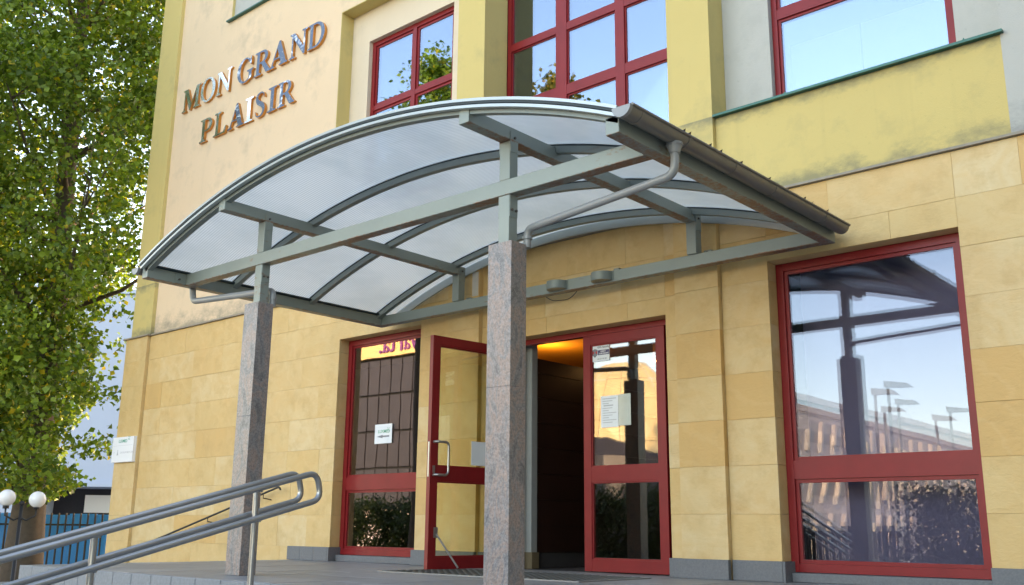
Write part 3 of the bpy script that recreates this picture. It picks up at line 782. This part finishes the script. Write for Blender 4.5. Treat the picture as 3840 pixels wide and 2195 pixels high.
GL = {
 'I': [[(0,0),(.46,0),(.46,.05),(.32,.08),(.32,.92),(.46,.95),(.46,1),(0,1),(0,.95),(.14,.92),(.14,.08),(0,.05)]],
 'L': [[(0,0),(.82,0),(.88,.3),(.83,.3),(.70,.07),(.32,.07),(.32,.92),(.46,.95),(.46,1),(0,1),(0,.95),(.14,.92),(.14,.08),(0,.05)]],
 'P': [[(0,0),(.46,0),(.46,.05),(.32,.08),(.32,.43),(.46,.43)]+ell(.48,.715,.35,.285,-85,90)+[(0,1),(0,.95),(.14,.92),(.14,.08),(0,.05)],
       [(.32,.50),(.44,.50)]+ell(.44,.715,.20,.215,-85,85)+[(.32,.93)]],
 'R': [[(0,0),(.46,0),(.46,.05),(.32,.08),(.32,.46),(.44,.46),(.78,0),(1.1,0),(1.1,.05),(1.02,.07),(.66,.49)]+ell(.50,.74,.34,.26,-55,90)+[(0,1),(0,.95),(.14,.92),(.14,.08),(0,.05)],
       [(.32,.53),(.46,.53)]+ell(.46,.735,.19,.20,-85,85)+[(.32,.935)]],
 'D': [[(0,0)]+ell(.46,.5,.54,.5,-90,90,26)+[(0,1),(0,.95),(.12,.92),(.12,.08),(0,.05)], [(.30,.07)]+ell(.42,.5,.38,.43,-88,88,24)+[(.30,.93)]],
 'O': [ell(.53,.5,.53,.52,0,351,40), ell(.53,.5,.33,.46,0,351,40)],
 'G': [ell(.52,.5,.52,.52,50,302,34)+[(.98,.12),(.98,.37),(1.08,.41),(1.08,.46),(.66,.46),(.66,.41),(.79,.37),(.79,.09)]+ell(.55,.5,.34,.46,300,56,28)+[(.90,.67),(.95,.67),(.95,1.0),(.91,1.0),(.885,.92)]],
 'A': [[(0,0),(.36,0),(.36,.05),(.24,.08),(.32,.30),(.67,.30),(.76,.08),(.64,.05),(.64,0),(1.17,0),(1.17,.05),(1.07,.08),(.66,1.03),(.57,1.03),(.15,.08),(0,.05)], [(.345,.36),(.645,.36),(.50,.74)]],
 'N': [[(0,0),(.33,0),(.33,.05),(.21,.08),(.21,.80),(.86,0),(.95,0),(.95,.92),(1.07,.95),(1.07,1),(.74,1),(.74,.95),(.86,.92),(.86,.31),(.29,1),(0,1),(0,.95),(.12,.90),(.12,.08),(0,.05)]],
 'M': [[(0,0),(.32,0),(.32,.05),(.21,.08),(.21,.77),(.58,0),(.64,0),(1.0,.79),(1.0,.08),(.88,.05),(.88,0),(1.36,0),(1.36,.05),(1.22,.08),(1.22,.92),(1.36,.95),(1.36,1),(1.03,1),(.69,.28),(.36,1),(0,1),(0,.95),(.13,.92),(.13,.08),(0,.05)]],
 'S': s_glyph(),
}
def letter_mat(name, dark_refl):
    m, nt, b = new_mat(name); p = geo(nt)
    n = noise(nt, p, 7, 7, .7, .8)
    lo = .62 - .5*dark_refl  # per-letter darkening: wear plus dark reflections put into the colour
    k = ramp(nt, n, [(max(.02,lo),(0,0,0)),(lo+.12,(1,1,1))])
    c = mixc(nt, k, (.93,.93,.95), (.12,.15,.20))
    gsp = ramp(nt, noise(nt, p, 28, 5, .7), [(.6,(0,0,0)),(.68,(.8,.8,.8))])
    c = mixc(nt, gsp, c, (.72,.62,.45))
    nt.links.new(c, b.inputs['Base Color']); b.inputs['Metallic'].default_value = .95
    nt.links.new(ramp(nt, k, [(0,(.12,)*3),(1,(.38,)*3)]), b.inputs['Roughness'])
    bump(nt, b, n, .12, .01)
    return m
M_let = [letter_mat('letter_metal_bright', .0), letter_mat('letter_metal_mixed', .55), letter_mat('letter_metal_dark', 1.0)]
M_letside = plain('letter_side_warm_refl', (.62,.27,.07), .35, .6, 10, .3)  # warm reflection of the peach wall put into the side colour
SIGN = thing('facade_lettering', 'raised metal letters MON GRAND PLAISIR on the peach wall', 'lettering', (-13.6, .04, 7.0))
def letter(ch, x, z, w, h, mi):
    cu = bpy.data.curves.new('letter', 'CURVE'); cu.dimensions = '2D'; cu.fill_mode = 'BOTH'; cu.extrude = .024
    gw = max(p[0] for c in GL[ch] for p in c)
    for c in GL[ch]:
        s = cu.splines.new('POLY'); s.points.add(len(c)-1); s.use_cyclic_u = True
        for i, p in enumerate(c): s.points[i].co = (p[0]/gw*w, p[1]*h, 0, 1)
    t = bpy.data.objects.new('tmp', cu); COL.objects.link(t)
    me = bpy.data.meshes.new_from_object(t.evaluated_get(bpy.context.evaluated_depsgraph_get())); me.name = 'letter'
    bpy.data.objects.remove(t, do_unlink=True); bpy.data.curves.remove(cu)
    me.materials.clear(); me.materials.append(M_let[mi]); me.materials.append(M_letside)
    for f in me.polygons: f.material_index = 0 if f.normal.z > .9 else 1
    o = bpy.data.objects.new('letter', me); COL.objects.link(o)
    o.location = (x, .038, z); o.rotation_euler = (math.pi/2 + R(rs.uniform(-1.2,1.2)), 0, R(rs.uniform(-.8,.8)))
    bpy.context.view_layer.update(); under(o, SIGN)
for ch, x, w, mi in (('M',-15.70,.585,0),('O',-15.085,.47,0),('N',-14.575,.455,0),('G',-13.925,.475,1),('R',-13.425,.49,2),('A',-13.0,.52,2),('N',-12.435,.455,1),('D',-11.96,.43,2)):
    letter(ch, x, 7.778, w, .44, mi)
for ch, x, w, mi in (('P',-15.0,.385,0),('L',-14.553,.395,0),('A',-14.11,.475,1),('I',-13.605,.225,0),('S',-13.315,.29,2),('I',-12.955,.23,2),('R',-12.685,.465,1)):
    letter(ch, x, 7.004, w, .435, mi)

# ------------------------------------------------------------------ signs and notices
def petals(name, cx, cy, s, mat):
    m = MB()
    for k in range(4):
        a = math.pi/2*k + .5; d = Vector((math.cos(a), math.sin(a))); n_ = Vector((-d.y, d.x))
        c = [(d*.15), (d*.55+n_*.28), (d*1.0+n_*.12), (d*.62-n_*.05)]
        m.prism([(cx+p.x*s, cy+p.y*s) for p in c], 'z', 0, .0008)
    return m.build(name, mat)
def on_wall(o, par, x, y, z):
    o.rotation_euler = ROT_FRONT; o.location = (x, y, z); bpy.context.view_layer.update(); under(o, par)
t = thing('wall_sign', 'white clinic sign board on the corner pilaster', 'sign', (-16.5, -.04, 1.5))
m = MB(); m.cbox(-16.868, -16.142, -.06, -.002, 1.497, 1.932, .003); under(m.build('board', M_white), t)
m = MB(); m.box(-16.85, -16.16, -.0612, -.0602, 1.782, 1.785); under(m.build('divider', M_txt_light), t)
on_wall(text_mesh('LUXMED', .075, M_txt_green, 'lettering', spacing=1.0, offset=.001), t, -16.655, -.0605, 1.835)
on_wall(petals('emblem', 0, 0, .05, M_txt_green), t, -16.30, -.0605, 1.905)
on_wall(text_mesh('CENTRUM MEDYCZNE', .046, M_txt_light, 'lettering'), t, -16.58, -.0605, 1.645)
on_wall(text_mesh('P', .05, M_txt_light, 'lettering'), t, -16.80, -.0605, 1.645)
m = MB(); m.tube([(-16.66,-.0603,1.70),(-16.66,-.0612,1.70)], .012, 10); m.prism([(-16.69,1.62),(-16.63,1.62),(-16.655,1.69),(-16.665,1.69)],'y',-.0603,-.0612); under(m.build('pictogram', M_txt_light), t)
t = thing('window_notice', 'white paper with a left arrow taped inside a red framed window', 'notice', (-10.02, .25, 1.52))
m = MB(); m.box(-10.20, -9.858, .2405, .2425, 1.53, 1.786); under(m.build('sheet', M_paper), t)
on_wall(text_mesh('LUXMED', .06, M_txt_green, 'lettering', offset=.001), t, -10.135, .2402, 1.67)
on_wall(petals('emblem', 0, 0, .032, M_txt_green), t, -9.93, .2402, 1.715)
m = MB(); m.prism([(-10.16,1.622),(-10.04,1.600),(-10.04,1.613),(-9.91,1.613),(-9.91,1.634),(-10.04,1.634),(-10.04,1.645)],'y',.2398,.2403); under(m.build('arrow', M_txt_grey), t)
t = thing('security_sticker', 'pale blue security sticker in the top corner of the closed door', 'sticker', (-6.46, .255, 2.28))
m = MB(); m.box(-6.585, -6.332, .2655, .2675, 2.27, 2.46); under(m.build('sheet', M_paper), t)
m = MB(); m.box(-6.49, -6.334, .2648, .2653, 2.34, 2.395); m.box(-6.583,-6.57,.2648,.2653,2.34,2.395); under(m.build('band', M_txt_navy), t)
on_wall(text_mesh('GSG Security', .030, M_txt_grey, 'lettering', offset=.0006), t, -6.495, .2650, 2.418)
on_wall(text_mesh('OBIEKT', .022, M_white, 'lettering', offset=.0005), t, -6.455, .2644, 2.372)
on_wall(text_mesh('CHRONIONY', .022, M_white, 'lettering', offset=.0005), t, -6.475, .2644, 2.348)
on_wall(text_mesh('+48 737 368 386', .019, M_txt_grey, 'lettering'), t, -6.50, .2650, 2.29)
m = MB(); m.prism([(-6.567,2.40),(-6.53,2.415),(-6.493,2.40),(-6.495,2.345),(-6.53,2.315),(-6.565,2.345)],'y',.2643,.2647); under(m.build('shield', M_txt_grey), t)
m = MB(); m.prism([(-6.56,2.395),(-6.535,2.373),(-6.56,2.35)],'y',.2638,.2642); m.prism([(-6.50,2.395),(-6.50,2.35),(-6.525,2.373)],'y',.2638,.2642); under(m.build('shield_field', M_txt_red), t)
t = thing('door_notice', 'two taped printed sheets on the closed door glass', 'notice', (-6.27, .26, 1.53))
m = MB(); m.box(-6.458, -6.225, .2655, .2675, 1.53, 1.876); under(m.build('sheet', M_paper), t)
m = MB(); m.box(-6.222, -6.06, .2655, .2675, 1.54, 1.88); under(m.build('plastic_sleeve', plain('plastic_sleeve', (.42,.5,.48), .15)), t)
m = MB()
for i in range(11):
    if i == 3: continue
    m.box(-6.435, -6.25-.05*(i % 3), .2651, .2654, 1.84-.026*i, 1.848-.026*i)
m.box(-6.42,-6.29,.2648,.2654,1.762,1.775); under(m.build('printed_lines', M_txt_light), t)

# ------------------------------------------------------------------ stair railing and wall handrail
t = thing('stair_railing', 'double brushed steel handrail on round posts beside the stairs', 'railing', (-6.23, -5.0, -.9))
def loop(x, ys, zs_, k, drop, y1):
    """closed-end loop: upper and lower rail joined by a rounded return"""
    tl = lambda y: zs_ - k*(ys-y)
    ye = ys+.085
    return pipe([(x, y1, tl(y1)), (x, ye-.02, tl(ye-.02)), (x, ye+.03, tl(ye)-drop), (x, y1, tl(y1)-drop)], .0225, .085)
under(loop(-6.14, -3.86, .832, .272, .205, -7.0).build('rail_loop', M_stain, smooth=50), t)
under(loop(-6.32, -3.90, .835, .272, .205, -7.0).build('rail_loop', M_stain, smooth=50), t)
for y, zb in ((-4.26,-.34), (-5.44,-.68), (-6.6,-1.02)):
    zt = .832 - .272*(-3.86-y)
    m = MB(); m.tube([(-6.23,y,zb-.0),(-6.23,y,zt-.035)], .0225, 14); m.tube([(-6.23,y,zb),(-6.23,y,zb+.012)], .05, 16)
    under(m.build('post', M_stain, smooth=50), t)
    for zz_ in (zt-.03, zt-.24):
        m = MB(); m.tube([(-6.30,y,zz_),(-6.16,y,zz_)], .008, 8); under(m.build('rail_bracket', M_stain, smooth=50), t)
t = thing('wall_handrail', 'thin dark handrail sloping along the sandstone wall', 'handrail', (-13.7, .0, -1.1))
m = pipe([(-15.9,-.08,.02),(-11.84,-.08,.985),(-11.80,-.08,.95)], .015, .03); under(m.build('rail', M_black, smooth=50), t)
for x in (-15.2,-13.6,-12.2):
    m = MB(); zz_ = .02+(x+15.9)*.2367; m.tube([(x,-.08,zz_-.012),(x,-.08,zz_-.06),(x,.06,zz_-.08)], .008, 8); under(m.build('bracket', M_black), t)

# ------------------------------------------------------------------ trees
def make_leaves(pts, size, seed, name, mat, parent):
    rg = np.random.default_rng(seed); n = len(pts)
    d = rg.normal(size=(n,3)); d[:,2] = d[:,2]*.55 - .55; d /= np.linalg.norm(d,axis=1)[:,None]       # leaves hang
    a = rg.normal(size=(n,3)); w = np.cross(d, a); w /= np.linalg.norm(w,axis=1)[:,None]; nn = np.cross(d, w)
    s = size*rg.uniform(.6,1.3,n)[:,None]
    base = pts; tip = pts + d*s; mid = pts + d*s*.38
    f = .18*s*rg.uniform(.2,1.4,n)[:,None]
    l = mid + w*s*.44 + nn*f; r = mid - w*s*.44 + nn*f
    V = np.stack([base, r, tip, l], 1).reshape(-1,3)
    me = bpy.data.meshes.new(name); me.vertices.add(4*n); me.vertices.foreach_set('co', V.ravel().astype(np.float32))
    me.loops.add(6*n); me.polygons.add(2*n)
    b = np.arange(n)*4
    idx = np.stack([b,b+1,b+2,b,b+2,b+3],1).ravel().astype(np.int32)
    me.loops.foreach_set('vertex_index', idx)
    me.polygons.foreach_set('loop_start', (np.arange(2*n)*3).astype(np.int32)); me.polygons.foreach_set('loop_total', np.full(2*n,3,np.int32))
    at = me.attributes.new('leafrnd', 'FLOAT', 'FACE'); at.data.foreach_set('value', np.repeat(rg.uniform(0,1,n),2).astype(np.float32))
    me.update(calc_edges=True); me.materials.append(mat)
    o = bpy.data.objects.new(name, me); COL.objects.link(o); o['kind'] = 'stuff'; under(o, parent); return o
def tree(x, y, zb, h, rad, nclump, per, seed, label, mat, size=.1, trunk_r=.33, first=.12, clip=None, group=None, skirt=0):
    t = thing('poplar_tree', label, 'tree', (x, y, zb), group)
    rg = np.random.default_rng(seed); rr = random.Random(seed)
    m = MB(); path = []; rads = []
    for i in range(9):
        q = i/8; path.append((x+rr.uniform(-.12,.12)*q*2, y+rr.uniform(-.12,.12)*q*2, zb+h*.9*q)); rads.append(trunk_r*(1-q)**.8+.03)
    rads[0] *= 1.35; m.tube(path, rads, 12); under(m.build('trunk', M_bark, smooth=True), t)
    lim = MB(); ends = []
    def prof(q): return rad*(min(1, (q/.22)**.7) if q < .22 else (1-((q-.22)/.78)**2.2)**.75)
    for i in range(46):
        q = rr.uniform(first, .9); a = rr.uniform(0, 6.283); p0 = Vector((x, y, zb+h*.9*q)); L_ = prof(q)*rr.uniform(.6,1.05)
        rise = rr.uniform(.5,1.3)*L_; P1 = p0 + Vector((math.cos(a)*L_*.5, math.sin(a)*L_*.5, rise*.35)); P2 = p0 + Vector((math.cos(a)*L_, math.sin(a)*L_, rise))
        rb = trunk_r*.30*(1-q*.7); lim.tube([p0,P1,P2], [rb,rb*.6,.012], 6); ends += [(P1*.5+P2*.5), P2]
        for _ in range(3):
            d = Vector((rr.uniform(-1,1), rr.uniform(-1,1), rr.uniform(-.5,.9)))*.8; lim.tube([P1.lerp(P2, rr.random()), P2+d], [rb*.3,.006], 5); ends.append(P2+d)
    under(lim.build('limbs', M_bark, smooth=True), t)
    cl = []
    for i in range(nclump):
        if rr.random() < .35: c = ends[rr.randrange(len(ends))]; c = (c.x, c.y, c.z); 
        else:
            q = rr.uniform(first, 1.0) ** .95; rq = prof(q)*math.sqrt(rr.uniform(.12,1.1)); a = rr.uniform(0, 6.283)
            c = (x+math.cos(a)*rq, y+math.sin(a)*rq, zb+h*q)
        cl.append(c)
    for i in range(skirt):                                # shoots on the lower trunk
        a = rr.uniform(0, 6.283); d = rr.uniform(.35, 1.5); cl.append((x+math.cos(a)*d, y+math.sin(a)*d, zb+rr.uniform(1.9,7.0)))
    nclump = len(cl)
    cl = np.array(cl); sz = rg.uniform(.14,.40,nclump)
    pts = np.repeat(cl, per, 0) + rg.normal(size=(nclump*per,3))*np.repeat(sz,per)[:,None]*np.array([1,1,.8])
    if clip is not None: pts = pts[clip(pts)]
    make_leaves(pts, size, seed+1, 'crown', mat, t); return t
M_leaf = leaf_mat('poplar_leaf', (.05,.10,.014), (.15,.22,.027), (.38,.30,.02))
M_leaf_sunlit = leaf_mat('sunlit_gold_leaf', (.08,.10,.015), (.16,.13,.02), (.30,.17,.02))  # sunlight on the leaves is put into the colour as gold
M_leaf_dark = leaf_mat('hedge_leaf', (.02,.04,.012), (.035,.06,.018), (.06,.07,.02))
def clip_main(p): return (p[:,0] < -17.05)
def clip_gap(p):
    keep = p[:,0] < -17.05
    off = .39*(p[:,0]+20.35) + .92*(p[:,1]-.1)           # towards the corner of the building
    edge = .68 + .27*np.maximum(0, p[:,2]-3.8) + .32*np.sin(p[:,2]*2.3) + .2*np.sin(p[:,2]*6.1+p[:,1]*2)
    spray = np.sin(p[:,2]*3.3 + 1.2)*np.sin(p[:,0]*2.2 + p[:,2]) > .70
    low = (p[:,2] < .75 + .5*np.abs(off)) & (off > -.9)
    return keep & ((off < edge) | (p[:,2] > 9.0) | spray) & ~low
tree(-20.35, .1, -1.1, 19, 3.5, 1850, 62, 21, 'tall leafy poplar beside the corner of the building', M_leaf, .118, .29, .10, clip_gap, skirt=240)
tree(-24.6, -2.2, -1.1, 17, 3.0, 500, 45, 22, 'poplar behind the globe lamp, further along the pavement', M_leaf, .15, .33, .14)
tree(-23.5, -13, -1.1, 18.0, 2.6, 300, 45, 31, 'dark poplar across the street mirrored in the small upper window', M_leaf, .18, .2, .5)
tree(-20.2, -13.5, -1.1, 16.2, 2.2, 280, 45, 32, 'tree with sunlit gold put into its leaf colour across the street mirrored in the small upper window', M_leaf_sunlit, .18, .2, .5)
tree(-17.6, -12.5, -1.1, 14.9, 1.6, 240, 45, 33, 'slender tree with sunlit gold leaf colour mirrored in the staircase window', M_leaf_sunlit, .17, .15, .5)

# ------------------------------------------------------------------ left background
def at(dx, dy, d): return (CAM.x+dx*d, CAM.y+dy*d)
# globe lamp
lx, ly = at(-.9235, .3835, 19)
t = thing('globe_lamp', 'twin white globe lamp on a dark iron post under the poplar', 'street lamp', (lx, ly, -1.1))
m = MB(); m.tube([(lx,ly,-1.1),(lx,ly,-.8),(lx,ly,-.78),(lx,ly,.74)], [.07,.07,.035,.028], 12); m.sphere((lx,ly,.78), .045); under(m.build('post', M_black, smooth=True), t)
for (dx, dy, zc) in ((-.928,.372,.87),(-.919,.395,.85)):
    gx, gy = at(dx, dy, 19)
    m = MB(); m.tube([(lx,ly,.55),(lx*.6+gx*.4,ly*.6+gy*.4,.5),(gx,gy,.58),(gx,gy,.70)], .016, 8); m.tube([(gx,gy,.69),(gx,gy,.74)], .05, 14); under(m.build('arm', M_black, smooth=True), t)
    m = MB(); m.sphere((gx,gy,zc), .138); under(m.build('globe', M_globe, smooth=True), t)
# fence and blue hoarding
f0 = Vector((*at(-.955,.29,26), -1.1)); f1 = Vector((*at(-.880,.475,25), -1.1)); fd = (f1-f0); FL = fd.length; fd.normalize(); fn = Vector((-fd.y, fd.x, 0))
if fn.dot(CAM-f0) > 0: fn = -fn
t = thing('iron_fence', 'black iron bar fence in front of the blue boards', 'fence', tuple(f0))
n = int(FL/.155); FT = .69
for i in range(n+1):
    p = f0+fd*(.155*i); big = i % 12 == 7; w = .04 if big else .024
    m = MB(); m.tube([(p.x,p.y,-1.1),(p.x,p.y,FT+(.03 if big else .0))], w, 6); under(m.build('fence_post' if big else 'bar', M_black), t)
for zz_ in (-.9, .43):
    m = MB(); a = f0; b = f0+fd*(n*.155); m.tube([(a.x,a.y,zz_),(b.x,b.y,zz_)], .022, 6); under(m.build('rail', M_black), t)
t = thing('blue_hoarding', 'bright blue board hoarding behind the iron fence', 'hoarding', tuple(f0+fn*.25))
nb = int(FL/.6)
for i in range(nb+1):
    a = f0+fn*.25+fd*(.6*i); b = a+fd*.594; c = fn*.03
    m = MB(); m.prism([(a.x,a.y),(b.x,b.y),(b.x+c.x,b.y+c.y),(a.x+c.x,a.y+c.y)], 'z', -1.1, .68-.015*(i % 3)); under(m.build('board', M_blue), t)
# white building behind the trees
def oriented(t, name, mat, o, ux, uy, a0, a1, b0, b1, z0, z1):
    """box in a rotated frame: o + ux*a + uy*b"""
    c = [o+ux*a+uy*b for a, b in ((a0,b0),(a1,b0),(a1,b1),(a0,b1))]
    m = MB(); m.prism([(p.x,p.y) for p in c], 'z', z0, z1); return under(m.build(name, mat), t)
wo = Vector((*at(-.955,.29,44), 0)); ux = Vector((.62,.785,0)).normalized(); uy = Vector((-ux.y, ux.x, 0))
t = thing('pale_building', 'plain white building, blue shade in its wall colour, behind the trees with a dark covered opening', 'building', (wo.x, wo.y, -1.1))
M_wb = plain('shaded_white_wall', (.36,.44,.56), .8, 0, 1, .05)  # white wall; the blue of its shade is put into the colour
M_glassdark = plain('dark_window_glass', (.03,.04,.05), .08)
M_orangef = plain('orange_window_frame', (.45,.18,.05), .5)
oriented(t, 'wall', M_wb, wo, ux, uy, -6, 34, 0, 12, 1.85, 9.5)
oriented(t, 'wall', M_wb, wo, ux, uy, -6, 5.0, 0, 12, -1.1, 1.845)
oriented(t, 'wall', M_wb, wo, ux, uy, 13.5, 34, 0, 12, -1.1, 1.845)
oriented(t, 'recess', plain('recess_dark', (.03,.03,.04), .9), wo, ux, uy, 5.0, 13.5, 2.5, 12, -1.1, 1.845)
oriented(t, 'parapet', M_wb, wo, ux, uy, -6.1, 34.1, -.1, 12.1, 9.502, 9.7)
oriented(t, 'ledge', M_wb, wo, ux, uy, -6, 34, -.12, -.002, 1.85, 2.0)
oriented(t, 'notice_board', M_white, wo, ux, uy, 6.2, 7.4, 2.40, 2.45, .9, 1.6)
for i in range(3):
    for z0 in (3.6, 6.6):
        a = -4+i*2.6
        w_ = oriented(t, 'window', M_glassdark, wo, ux, uy, a, a+1.3, -.02, .05, z0, z0+1.6)
        fr = oriented(t, 'window_frame', M_orangef if (i+int(z0)) % 3 == 0 else M_wb, wo, ux, uy, a-.08, a+1.38, -.06, -.021, z0+1.6, z0+1.75)

# ------------------------------------------------------------------ across the street (seen in the window reflections)
M_cream = plain('cream_cladding', (.74,.66,.66), .6, 0, 2, .1)
M_zinc = plain('zinc_panel', (.065,.062,.075), .4, .4, 1.2, .25)
M_goldst = plain('gold_fascia', (.75,.55,.25), .4, 0, 1, .1)
M_goldgl = plain('gold_glass_panel', (.76,.60,.34), .35, .0, .6, .25)
M_purple = plain('purple_sign', (.20,.05,.22), .5)
M_finpale = plain('pale_fin', (.78,.66,.56), .5)
M_slit = plain('slit_glass', (.22,.22,.27), .2)
t = thing('shopping_hall', 'long cream clad hall with slanted window slits across the street', 'building', (-38, -65, -1.1))
m = MB(); m.box(-50, -26, -85, -45, -1.1, 8.0); under(m.build('wall', M_cream), t)
m = MB(); m.box(-50.2, -25.8, -85.2, -44.8, 8.002, 8.35); under(m.build('parapet', M_cream), t)
rw = random.Random(8)
for row, (z0, z1) in enumerate(((5.6,6.9),(2.6,4.6),(-.4,1.6))):
    y = -47.0
    while y > -83:
        s = .9 if row else .25
        m = MB(); m.prism([(y, z0), (y-1.1, z0), (y-1.1-s, z1), (y-s, z1)], 'x', -26.05, -25.97); under(m.build('window', M_slit), t)
        m = MB(); m.prism([(y-1.1, z0), (y-1.35, z0), (y-1.35-s, z1), (y-1.1-s, z1)], 'x', -26.0, -25.7); under(m.build('window_fin', M_finpale), t)
        y -= rw.choice((1.9,1.9,3.4))
t = thing('golden_atrium', 'curved golden glass atrium across the street', 'building', (-38, -44, -1.1))
cxa, cza, ra = -38.2, 1.2, 10.2
for i in range(9):
    for j in range(9):
        th0, th1 = R(20+i*15.6), R(20+(i+1)*15.6-.4); z0 = -1.1+j*1.4; z1 = z0+1.37
        def rad_(z): return 5.6*math.sqrt(max(.02, 1-max(0,(z-5.0)/6.8)**2))
        def pt(th, z): return (cxa+rad_(z)*math.cos(th)*1.0, -46+rad_(z)*math.sin(th)*.8, z)
        if z0 > 11.2: continue
        q = [pt(th0,z0),pt(th1,z0),pt(th1,min(z1,11.4)),pt(th0,min(z1,11.4))]
        ctr = Vector((sum(p[0] for p in q)/4, sum(p[1] for p in q)/4, sum(p[2] for p in q)/4)) + Vector((math.cos((th0+th1)/2), math.sin((th0+th1)/2), .1))*.12
        m = MB(); m.v = q+[tuple(ctr)]; m.f = [(0,1,4),(1,2,4),(2,3,4),(3,0,4)]; under(m.build('facet', M_goldgl), t)
m = MB(); m.tube([(cxa,-46,-1.1),(cxa,-46,5),(cxa,-46,10.8)], [5.3,5.3,1.2], 20); under(m.build('core', M_zinc), t)
t = thing('insurance_office', 'dark zinc panelled office with a gold top band and purple sign across the street', 'building', (-64, -50, -1.1))
m = MB(); m.box(-80, -52, -60, -45.5, 2.0, 14.4); under(m.build('wall', M_black), t)
m = MB(); m.box(-80, -52, -60, -46.2, -1.1, 1.99); under(m.build('ground_floor', M_cream), t)
m = MB(); m.box(-80.3, -51.7, -60, -45.0, 14.4, 17.2); under(m.build('gold_band', M_goldst), t)
for r_ in range(4):
    for i in range(20):
        x = -79.6+i*1.38; z0 = 2.2+r_*3.05
        m = MB(); m.cbox(x, x+1.24, 0, .12, 0, 2.85, .004); o = m.build('panel', plain('zinc_panel_tint%d%d' % (r_, i % 3), tuple(c*(1+.3*((i*7+r_*3) % 5-2)/2) for c in (.12,.105,.11)), .35, .5)) if False else m.build('panel', M_zinc)
        o.rotation_euler = (0,0,math.pi); o.location = (2*x+1.24, -45.28, z0); o.location = (x*2+1.24, -45.28, z0); bpy.context.view_layer.update(); under(o, t)
tx = text_mesh('warta.', 2.2, M_purple, 'sign_lettering', extrude=.06, offset=.01)
tx.rotation_euler = (math.pi/2, 0, math.pi); tx.location = (-57.4, -44.92, 14.75); bpy.context.view_layer.update(); under(tx, t)
# street lamps
for k, (x, y) in enumerate(((-14.8,-30.3),(-16.5,-35.9),(-15.7,-40.4))):
    t = thing('street_lamp', 'tall grey street lamp with a flat slanted head across the street', 'street lamp', (x, y, -1.1), 'street lamps across the street')
    m = MB(); m.tube([(x,y,-1.1),(x,y,6.1)], [.09,.06], 10); under(m.build('post', M_steel_plain, smooth=True), t)
    m = MB(); m.prism([(x-.1,6.05),(x+.95,6.0),(x+.75,6.18),(x-.1,6.32)], 'y', y-.16, y+.16); under(m.build('lamp_head', M_steel_plain), t)
# slatted fence and hedges
t = thing('slat_screen', 'dark timber slat screen across the forecourt', 'screen', (-10.9, -14, -1.1))
x = -14.0
while x < -8.4:
    m = MB(); m.box(x, x+.12, -14.02, -13.98, -1.1, .6); under(m.build('slat', plain('dark_timber', (.09,.07,.06), .8) if x == -14.0 else bpy.data.materials['dark_timber']), t); x += .16
m = MB(); m.box(-14, -8.4, -14.08, -14.021, .45, .55); m.box(-14, -8.4, -14.08, -14.021, -.8, -.7); under(m.build('rail', bpy.data.materials['dark_timber']), t)
def hedge(x0, x1, y, zt, seed, label):
    t = thing('hedge_bush', label, 'bush', ((x0+x1)/2, y, -1.1)); rg = np.random.default_rng(seed)
    k = int((x1-x0)*40); c = np.stack([rg.uniform(x0,x1,k), rg.normal(y,.5,k), -1.1+(zt+1.1)*rg.uniform(.03,1,k)**.8],1)
    pts = np.repeat(c, 70, 0)+rg.normal(size=(k*70,3))*.22
    make_leaves(pts, .11, seed, 'foliage', M_leaf_dark, t)
    m = MB()
    for i in range(int((x1-x0)*2)):
        xx = x0+(i+.5)*.5; m.tube([(xx,y,-1.1),(xx+rg.uniform(-.2,.2),y,zt*.6)], [.03,.01], 6)
    under(m.build('stems', M_bark), t)
hedge(-8.6, -4.2, -15.2, 1.35, 51, 'dark bushy hedge beside the timber slat screen')
hedge(-33.0, -25.0, -17.5, 1.3, 53, 'ragged dark hedge below the zinc office')
hedge(-19.5, -14.6, -15.8, 1.45, 52, 'long dark hedge at the far end of the slat screen')
